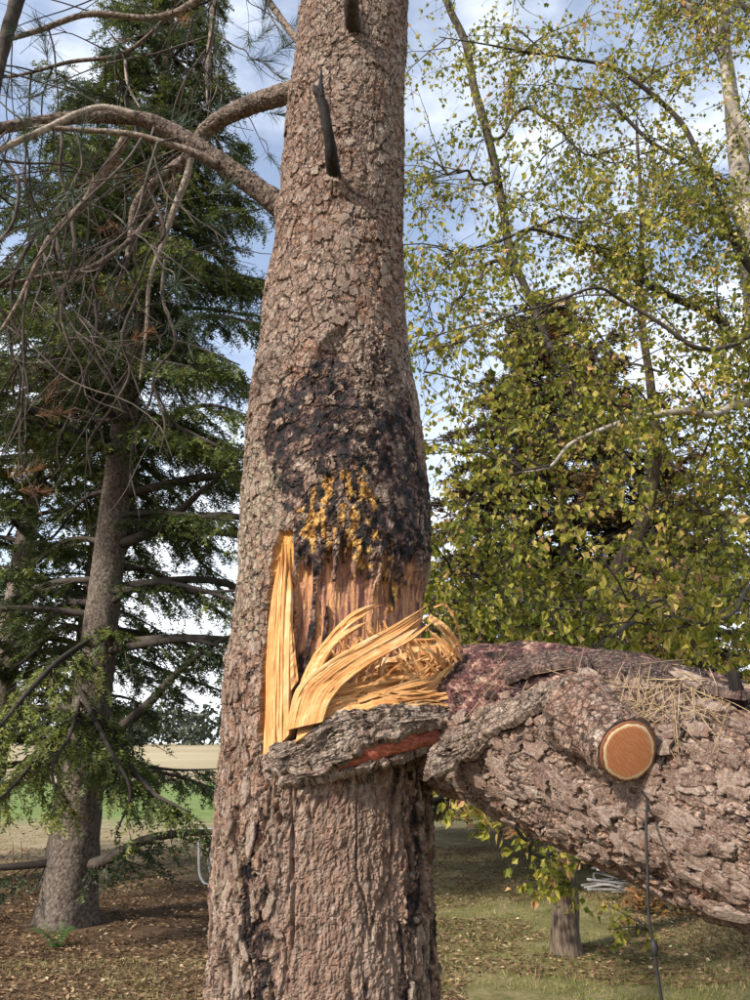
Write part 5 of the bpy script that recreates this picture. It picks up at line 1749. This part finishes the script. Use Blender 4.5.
bb = at(900, 905, 6.2)
birch = thing('birch_tree', 'large yellowing birch with pale limbs reaching in from the right edge', 'tree', (bb[0], bb[1], 0), 'birches on the right')
V, Q, T = tube(np.array([[bb[0], bb[1], -0.1], [bb[0] - 0.05, bb[1], 2.0], [bb[0] - 0.2, bb[1], 4.2], [bb[0] - 0.1, bb[1] + 0.1, 7], [bb[0], bb[1], 9.5]]), [0.24, 0.2, 0.17, 0.11, 0.03], 24, 90, 0.08, (5, 6), 3)
obj_np('trunk', V, [Q, T], M['birch_pale'], birch)
LB = [
    ([(900, 420, 6.2), (800, 230, 6.2), (758, 155, 6.1), (744, 120, 6.0), (728, 80, 6.0), (722, 48, 6.0), (728, 0, 6.0), (735, -60, 6.0)], [0.10, 0.08, 0.062, 0.057, 0.05, 0.042, 0.036, 0.022], 'birch_pale', 1.1),
    ([(722, 60, 6.0), (706, 28, 6.0), (690, 5, 6.0), (672, -30, 6.0)], [0.04, 0.036, 0.032, 0.022], 'birch_pale', 0.9),
    ([(860, 330, 6.2), (760, 300, 6.0), (700, 150, 5.9), (650, 95, 5.8), (625, 70, 5.8), (560, 60, 5.7), (500, 45, 5.6), (440, 40, 5.5)], [0.06, 0.05, 0.035, 0.028, 0.025, 0.018, 0.012, 0.005], 'birch_dark', 2.2),
    ([(840, 400, 6.2), (760, 360, 6.0), (715, 318, 5.9), (660, 285, 5.8), (610, 262, 5.7), (560, 235, 5.6), (500, 240, 5.5), (440, 262, 5.4)], [0.06, 0.05, 0.042, 0.036, 0.03, 0.022, 0.014, 0.005], 'birch_dark', 2.4),
    ([(860, 260, 6.3), (770, 215, 6.4), (690, 160, 6.5), (640, 125, 6.5), (590, 90, 6.5), (540, 80, 6.5)], [0.05, 0.04, 0.03, 0.025, 0.018, 0.006], 'birch_dark', 1.6),
    ([(880, 440, 6.0), (800, 415, 5.6), (735, 408, 5.2), (690, 412, 5.0), (640, 420, 4.9), (600, 438, 4.8), (560, 468, 4.7), (515, 472, 4.6)], [0.05, 0.04, 0.03, 0.026, 0.022, 0.016, 0.010, 0.004], 'birch_pale', 2.3),
    ([(880, 560, 5.8), (800, 570, 5.2), (750, 590, 4.8), (700, 600, 4.5), (660, 606, 4.3), (600, 625, 4.1)], [0.025, 0.018, 0.014, 0.011, 0.008, 0.003], 'birch_dark', 1.9),
    ([(870, 350, 5.6), (780, 330, 5.2), (700, 345, 5.0), (620, 300, 4.9), (560, 300, 4.8), (500, 320, 4.7), (445, 360, 4.7)], [0.04, 0.03, 0.022, 0.016, 0.012, 0.008, 0.003], 'birch_dark', 1.2),
    ([(860, 100, 6.4), (770, 20, 6.6), (680, -20, 6.8), (600, -30, 7.0), (520, -20, 7.0)], [0.05, 0.04, 0.03, 0.02, 0.008], 'birch_dark', 1.6),
    ([(850, 480, 6.6), (770, 470, 6.8), (720, 500, 6.8), (690, 520, 6.8)], [0.04, 0.03, 0.02, 0.006], 'birch_dark', 1.4),
]
LP, LD, LZ, LR = leafy(birch, LB, 61, 'birch_dark', sec=18, tw_=11, lv=12, tone=0.55)
# a low bright spray of leaves just behind the fallen stem
q0 = leafy(birch, [([(800, 560, 4.3), (760, 600, 3.6), (720, 620, 3.3), (680, 628, 3.15), (640, 632, 3.05), (600, 640, 3.0)], [0.012, 0.010, 0.008, 0.006, 0.005, 0.003], 'birch_dark', 1.0)], 62, 'birch_dark', sec=9, tw_=5, lv=6, slen=(0.15, 0.35), tlen=(0.08, 0.2), lsize=(0.045, 0.06), tone=0.62)
LP, LD, LZ, LR = [np.concatenate([a_, b_]) for a_, b_ in zip((LP, LD, LZ, LR), q0)]
crown(birch, LP, LD, LZ, LR)

b2 = at(568, 948, 6.7)
birch2 = thing('birch_tree', 'smaller tree with fibrous brown trunk below the fallen stem, leaves hanging round it', 'tree', (b2[0], b2[1], float(zg(b2[0], b2[1]))), 'birches on the right')
z0 = float(zg(b2[0], b2[1]))
P_ = np.vstack([[b2[0], b2[1], z0 - 0.1], [b2[0] - 0.01, b2[1], z0 + 0.12], ats([(566, 900, 6.7), (562, 850, 6.7), (560, 800, 6.7), (570, 720, 6.72), (590, 625, 6.75), (620, 565, 6.75), (642, 525, 6.7), (653, 480, 6.7), (656, 440, 6.6), (650, 380, 6.6), (640, 300, 6.6), (642, 220, 6.6), (636, 120, 6.6)])])
V, Q, T = tube(P_, [0.155, 0.118, 0.10, 0.098, 0.096, 0.094, 0.085, 0.075, 0.065, 0.06, 0.05, 0.042, 0.035, 0.025, 0.01], 28, 260, 0.18, (9, 3.5), 5)
obj_np('trunk', V, [Q, T], M['post_bark'], birch2)
L2 = [
    ([(648, 500, 6.65), (610, 430, 6.5), (560, 372, 6.4), (530, 322, 6.4), (514, 260, 6.35), (502, 200, 6.3), (485, 130, 6.3), (466, 60, 6.3), (445, 0, 6.3), (425, -60, 6.3)], [0.035, 0.04, 0.044, 0.046, 0.05, 0.054, 0.056, 0.054, 0.05, 0.04], 'birch_dark', 1.8),
    ([(650, 450, 6.6), (640, 420, 6.2), (600, 400, 5.8), (540, 430, 5.2), (480, 480, 4.8), (445, 520, 4.6)], [0.03, 0.025, 0.02, 0.014, 0.01, 0.004], 'birch_dark', 1.9),
    ([(600, 610, 6.7), (560, 590, 6.0), (510, 575, 5.3), (465, 570, 4.8), (440, 585, 4.6)], [0.03, 0.024, 0.018, 0.012, 0.004], 'birch_dark', 3.6),
    ([(620, 570, 6.7), (640, 590, 6.0), (600, 600, 5.4), (540, 620, 5.0)], [0.025, 0.02, 0.012, 0.004], 'birch_dark', 1.8),
    ([(590, 620, 6.7), (540, 640, 5.6), (490, 630, 4.9), (450, 640, 4.6)], [0.025, 0.02, 0.012, 0.004], 'birch_dark', 3.2),
    ([(648, 520, 6.7), (690, 500, 6.4), (720, 540, 6.0), (750, 570, 5.8)], [0.025, 0.02, 0.012, 0.004], 'birch_dark', 1.8),
    ([(530, 330, 6.4), (560, 350, 6.0), (600, 345, 5.6), (650, 370, 5.3), (700, 360, 5.2)], [0.03, 0.024, 0.018, 0.012, 0.004], 'birch_dark', 1.0),
    ([(512, 255, 6.35), (470, 290, 6.0), (440, 330, 5.7), (425, 370, 5.5)], [0.028, 0.02, 0.012, 0.004], 'birch_dark', 1.6),
    ([(500, 190, 6.3), (460, 170, 6.1), (430, 180, 5.9)], [0.02, 0.014, 0.004], 'birch_dark', 1.2),
    ([(490, 140, 6.3), (530, 110, 6.2), (580, 150, 6.0), (640, 170, 6.0)], [0.025, 0.02, 0.012, 0.004], 'birch_dark', 1.8),
    ([(510, 250, 6.35), (560, 215, 6.2), (620, 230, 6.0), (690, 220, 6.0)], [0.025, 0.02, 0.012, 0.004], 'birch_dark', 1.8),
]
LP, LD, LZ, LR = leafy(birch2, L2, 63, 'birch_dark', sec=10, tw_=9, lv=9, tone=0.50, slen=(0.5, 1.0))
q0 = leafy(birch2, [([(560, 870, 6.6), (530, 840, 5.6), (500, 815, 5.0), (470, 805, 4.7), (440, 800, 4.5)], [0.02, 0.016, 0.012, 0.008, 0.003], 'birch_dark', 1.0),
                    ([(566, 880, 6.6), (572, 850, 6.3), (575, 870, 6.2), (570, 900, 6.2)], [0.015, 0.01, 0.006, 0.003], 'birch_dark', 0.5),
                    ([(650, 935, 6.4), (640, 925, 6.3), (655, 930, 6.3)], [0.008, 0.005, 0.003], 'birch_dark', 0.12)], 64, 'birch_dark', sec=10, tw_=5, lv=6, slen=(0.15, 0.4), tlen=(0.1, 0.25), lsize=(0.05, 0.075), tone=0.58)
LP, LD, LZ, LR = [np.concatenate([a_, b_]) for a_, b_ in zip((LP, LD, LZ, LR), q0)]
crown(birch2, LP, LD, LZ, LR)

# ------------------------------------------------------------------ small things
# dark cord slung over the stem and hanging to the ground
t0, s0 = lsurf(648, 795)
pc = lpoint(t0, s0)[0]
cp_ = [at(716, 702, 1.40), at(700, 724, 1.365), at(678, 752, 1.35), at(660, 772, 1.352), at(648, 787, 1.36)]
Yc = 1.36
cordY = float(pc[1]) - 0.012
cp_ = [np.array([*(lpoint(*lsurf(px, py))[0] + lpoint(*lsurf(px, py))[1] * 0.006)]) for px, py in ((718, 700), (705, 716), (690, 735), (672, 758), (657, 774), (647, 790))]
hang = [at(647, 800, cordY - 0.01), at(646, 830, cordY - 0.035), at(647.5, 870, cordY - 0.04), at(649.5, 920, cordY - 0.04)]
endp = hang[-1]
hang += [endp + np.array([0.008, 0.0, -0.16]), endp + np.array([0.015, 0, -0.5]), np.array([endp[0] + 0.02, endp[1], 0.012]), np.array([endp[0] + 0.15, endp[1] - 0.1, 0.012])]
b = Bag()
b.tube(np.array(cp_ + hang), [0.0022, 0.0026, 0.0026], 8, 160)
kn = endp + np.array([0.003, 0, -0.04])
b.tube(np.array([kn + [0, 0, 0.012], kn, kn - [0, 0, 0.012]]), [0.003, 0.0065, 0.003], 8, 10)
b.build('cord', M['cord'], None, label='thin black cord slung over the fallen stem and hanging to the ground', category='cord')

# dark snapped twig standing on the stem at the right edge, a hollow knot below
p_, n_, _, _ = lpoint(*lsurf(742, 712))
V, Q, T = tube(np.array([p_ - n_ * 0.02, p_ + n_ * 0.02 + [0, 0, 0.012], p_ + n_ * 0.03 + [0, 0, 0.035]]), [0.016, 0.013, 0.009], 12, 16, 0.2, (4, 30), 6)
obj_np('dead_stub', V, [Q, T], M['stub'], fallen)
# dry needles caught on the stem
r = np.random.default_rng(33)
b = Bag()
for k in range(110):
    if k < 80:
        px, py = r.normal(675, 42), r.normal(712, 20)
    else:
        px, py = r.uniform(480, 740), r.uniform(665, 715)
    px = min(max(px, 470), 745)
    py = min(max(py, 668), 790)
    p, n, T_l, _ = lpoint(*lsurf(px, py))
    d = np.cross(n, r.normal(size=3))
    d /= np.linalg.norm(d)
    L = r.uniform(0.06, 0.15)
    p = p + n * r.uniform(0.004, 0.014)
    e1_, e2_ = p - d * L / 2 + n * r.uniform(-0.002, 0.008), p + d * L / 2 + n * r.uniform(-0.002, 0.008)
    V, Q, T = tube(np.array([e1_, p + n * 0.004, e2_]), [0.0009, 0.0009, 0.0005], 3, 6)
    b.add(V, Q, T, np.array([r.random()] * 3 + [1]))
b.build('pine_needles', M['straw'], None, kind='stuff', label='dry straw-coloured pine needles caught on the fallen stem', category='needles')

# pile of grey sticks beyond the brown trunk
r = np.random.default_rng(35)
for k in range(22):
    px, py, Y = r.uniform(578, 640), r.uniform(866, 898), r.uniform(8.6, 9.6)
    p = at(px, py, Y)
    p[2] = max(p[2], 0.03)
    an = r.normal(0.1, 0.6)
    L = r.uniform(0.35, 0.9)
    d = np.array([math.cos(an), math.sin(an) * 0.6, r.normal(-0.15, 0.22)])
    q = p + d * L
    q[2] = max(q[2], 0.03)
    V, Q, T = tube(np.array([p, (p + q) / 2 + r.normal(0, 0.04, 3), q]), [0.015, 0.013, 0.008], 7, 14, 0.15, (3, 8), k)
    obj_np('stick', V, [Q, T], M['stick'], None, label='weathered grey stick in the brush pile beyond the brown trunk', category='stick', group='sticks in the brush pile')

# white bent pipe frame beside the pine, far lawn
fr = thing('pipe_frame', 'white bent metal pipe frame standing on the lawn left of the pine trunk', 'frame', (at(205, 886, 9.6)[0], 9.6, 0))
a1 = [at(199, 838, 9.6), at(199, 868, 9.6), at(202, 880, 9.6), at(210, 885, 9.6), at(245, 887, 9.6)]
for dy in (0, 0.5):
    V, Q, T = tube(np.array(a1) + np.array([0, dy, 0]), [0.014, 0.014], 10, 40)
    V[:, 2] = np.maximum(V[:, 2], 0.012)
    obj_np('leg', V, [Q, T], M['white'], fr)
x0_, x1_ = at(193, 0, 9.6)[0], 0.0
x0_, x1_ = a1[0][0] - 0.12, a1[-1][0] + 0.1
ztop = a1[0][2] + 0.03
for k in range(4):
    y_ = 9.55 + 0.16 * k
    V = np.array([[x0_, y_, ztop], [x1_, y_, ztop], [x1_, y_ + 0.13, ztop], [x0_, y_ + 0.13, ztop], [x0_, y_, ztop + 0.025], [x1_, y_, ztop + 0.025], [x1_, y_ + 0.13, ztop + 0.025], [x0_, y_ + 0.13, ztop + 0.025]])
    obj_np('slat', V, np.array([[0, 3, 2, 1], [4, 5, 6, 7], [0, 1, 5, 4], [1, 2, 6, 5], [2, 3, 7, 6], [3, 0, 4, 7]]), M['white'], fr, False)

# fern by the spruce
fb = at(55, 948, 6.75)
fz = float(zg(fb[0], fb[1]))
fern = thing('fern', 'small bright green fern in front of the spruce trunk', 'fern', (fb[0], fb[1], fz))
r = np.random.default_rng(36)
for k in range(7):
    an = r.uniform(0, 6.28)
    d = np.array([math.cos(an), math.sin(an), 0])
    L = r.uniform(0.2, 0.32)
    t = np.linspace(0, 1, 12)[:, None]
    sp_ = np.array([fb[0], fb[1], fz]) + d * L * t * 0.7 + np.array([0, 0, 1.0]) * L * (t * 1.2 - 0.7 * t * t)
    s = np.cross(d, [0, 0, 1.0])
    V, T = [], []
    for q in range(1, 12):
        for sg in (-1, 1):
            w = 0.07 * (1 - t[q, 0]) + 0.012
            V += [sp_[q] - d * 0.012, sp_[q] + d * 0.012, sp_[q] + s * sg * w + d * 0.015]
            T.append((len(V) - 3, len(V) - 2, len(V) - 1))
    A = np.zeros((len(V), 4))
    A[:, :3] = r.random()
    obj_np('frond', np.array(V), np.array(T), M['fern'], fern, False, {'A': A})

# thin dry stalks by the spruce
for k, (px, y0, y1) in enumerate([(12, 842, 905), (20, 838, 908), (26, 846, 906)]):
    p0 = at(px, y1, 8.6)
    p0[2] = 0.0
    p1 = at(px + 1, y0, 8.6)
    V, Q, T = tube(np.array([p0, (p0 + p1) / 2 + [0.015, 0, 0], p1]), [0.006, 0.005, 0.003], 5, 10)
    obj_np('dry_stalk', V, [Q, T], M['dead_needle'], None, label='thin dry reddish stalk standing left of the spruce trunk', category='stalk', group='dry stalks by the spruce')

# ------------------------------------------------------------------ grass, needles and leaves on the ground
r = np.random.default_rng(38)
n = 110000
Y = 4.6 * np.exp(r.random(n) * math.log(16 / 4.6))
X = (r.random(n) - 0.5) * 2 * (Y * 0.62 + 0.6)
dens = fbm(X * 0.9, Y * 0.9, 4, 130)
keep = np.where(X > -0.4, dens > 0.40, (dens > 0.28) & ((Y < 6.4) | (Y > 9.5)))
keep &= np.hypot(X - SB[0], Y - SB[1]) > 0.42
X, Y, dens = X[keep], Y[keep], dens[keep]
n = len(X)
P = np.stack([X, Y, zg(X, Y) - 0.003], 1)
D = np.stack([r.normal(0, 0.5, n), r.normal(0, 0.5, n), np.ones(n)], 1)
D /= np.linalg.norm(D, axis=1)[:, None]
H_ = r.uniform(0.018, 0.05, n)[:, None]
S_ = np.cross(D, r.normal(size=(n, 3)))
S_ /= np.linalg.norm(S_, axis=1)[:, None]
w = r.uniform(0.002, 0.0045, n)[:, None]
V = np.stack([P - S_ * w, P + S_ * w, P + D * H_], 1).reshape(-1, 3)
tone = np.clip(np.where(X > 0.2, 0.46, 0.75) + (fbm(X * 0.7 + 9, Y * 0.7, 3, 131) - 0.5) * 1.1 + r.normal(0, 0.16, n), 0, 1)
A = np.repeat(np.stack([tone] * 3 + [np.ones(n)], 1), 3, 0)
obj_np('grass', V, np.arange(3 * n).reshape(-1, 3), M['grass'], None, False, {'A': A}, kind='stuff', label='short patchy grass over the ground', category='grass')

n = 85000
Y = 5.0 * np.exp(r.random(n) * math.log(13 / 5.0))
X = (r.random(n) - 0.5) * 2 * (Y * 0.62 + 0.6)
dens = fbm(X * 1.1 + 5, Y * 1.1, 4, 140)
keep = (np.where(X < 0.0, dens > 0.26, dens > 0.45)) & (np.hypot(X - SB[0], Y - SB[1]) > 0.4)
X, Y = X[keep], Y[keep]
n = len(X)
P = np.stack([X, Y, zg(X, Y) + r.uniform(0.003, 0.014, n)], 1)
D = np.stack([r.normal(size=n), r.normal(size=n), r.normal(0, 0.18, n)], 1)
leafy_ = r.random(n) < 0.22
size = np.where(leafy_, r.uniform(0.022, 0.05, n), r.uniform(0.03, 0.08, n))
up = np.stack([r.normal(0, 0.35, n), r.normal(0, 0.35, n), np.ones(n)], 1)
rnd = np.clip(r.beta(2, 2.4, n) + np.where(leafy_, 0.12, 0), 0, 1)
s_, d_, n_ = orient(D, up)
L = size[:, None]
wd = np.where(leafy_, 0.40, 0.055)[:, None]
V = np.stack([P, P + L * (0.45 * d_ + wd * s_ + 0.1 * n_), P + L * d_, P + L * (0.45 * d_ - wd * s_ + 0.1 * n_)], 1).reshape(-1, 3)
bq = np.arange(n)[:, None] * 4
A = np.repeat(np.stack([rnd] * 3 + [np.ones(n)], 1), 4, 0)
obj_np('leaf_litter', V, np.vstack([bq + [[0, 1, 2]], bq + [[0, 2, 3]]]), M['litter'], None, False, {'A': A}, kind='stuff', label='brown fallen needles and leaves scattered over the ground', category='litter')
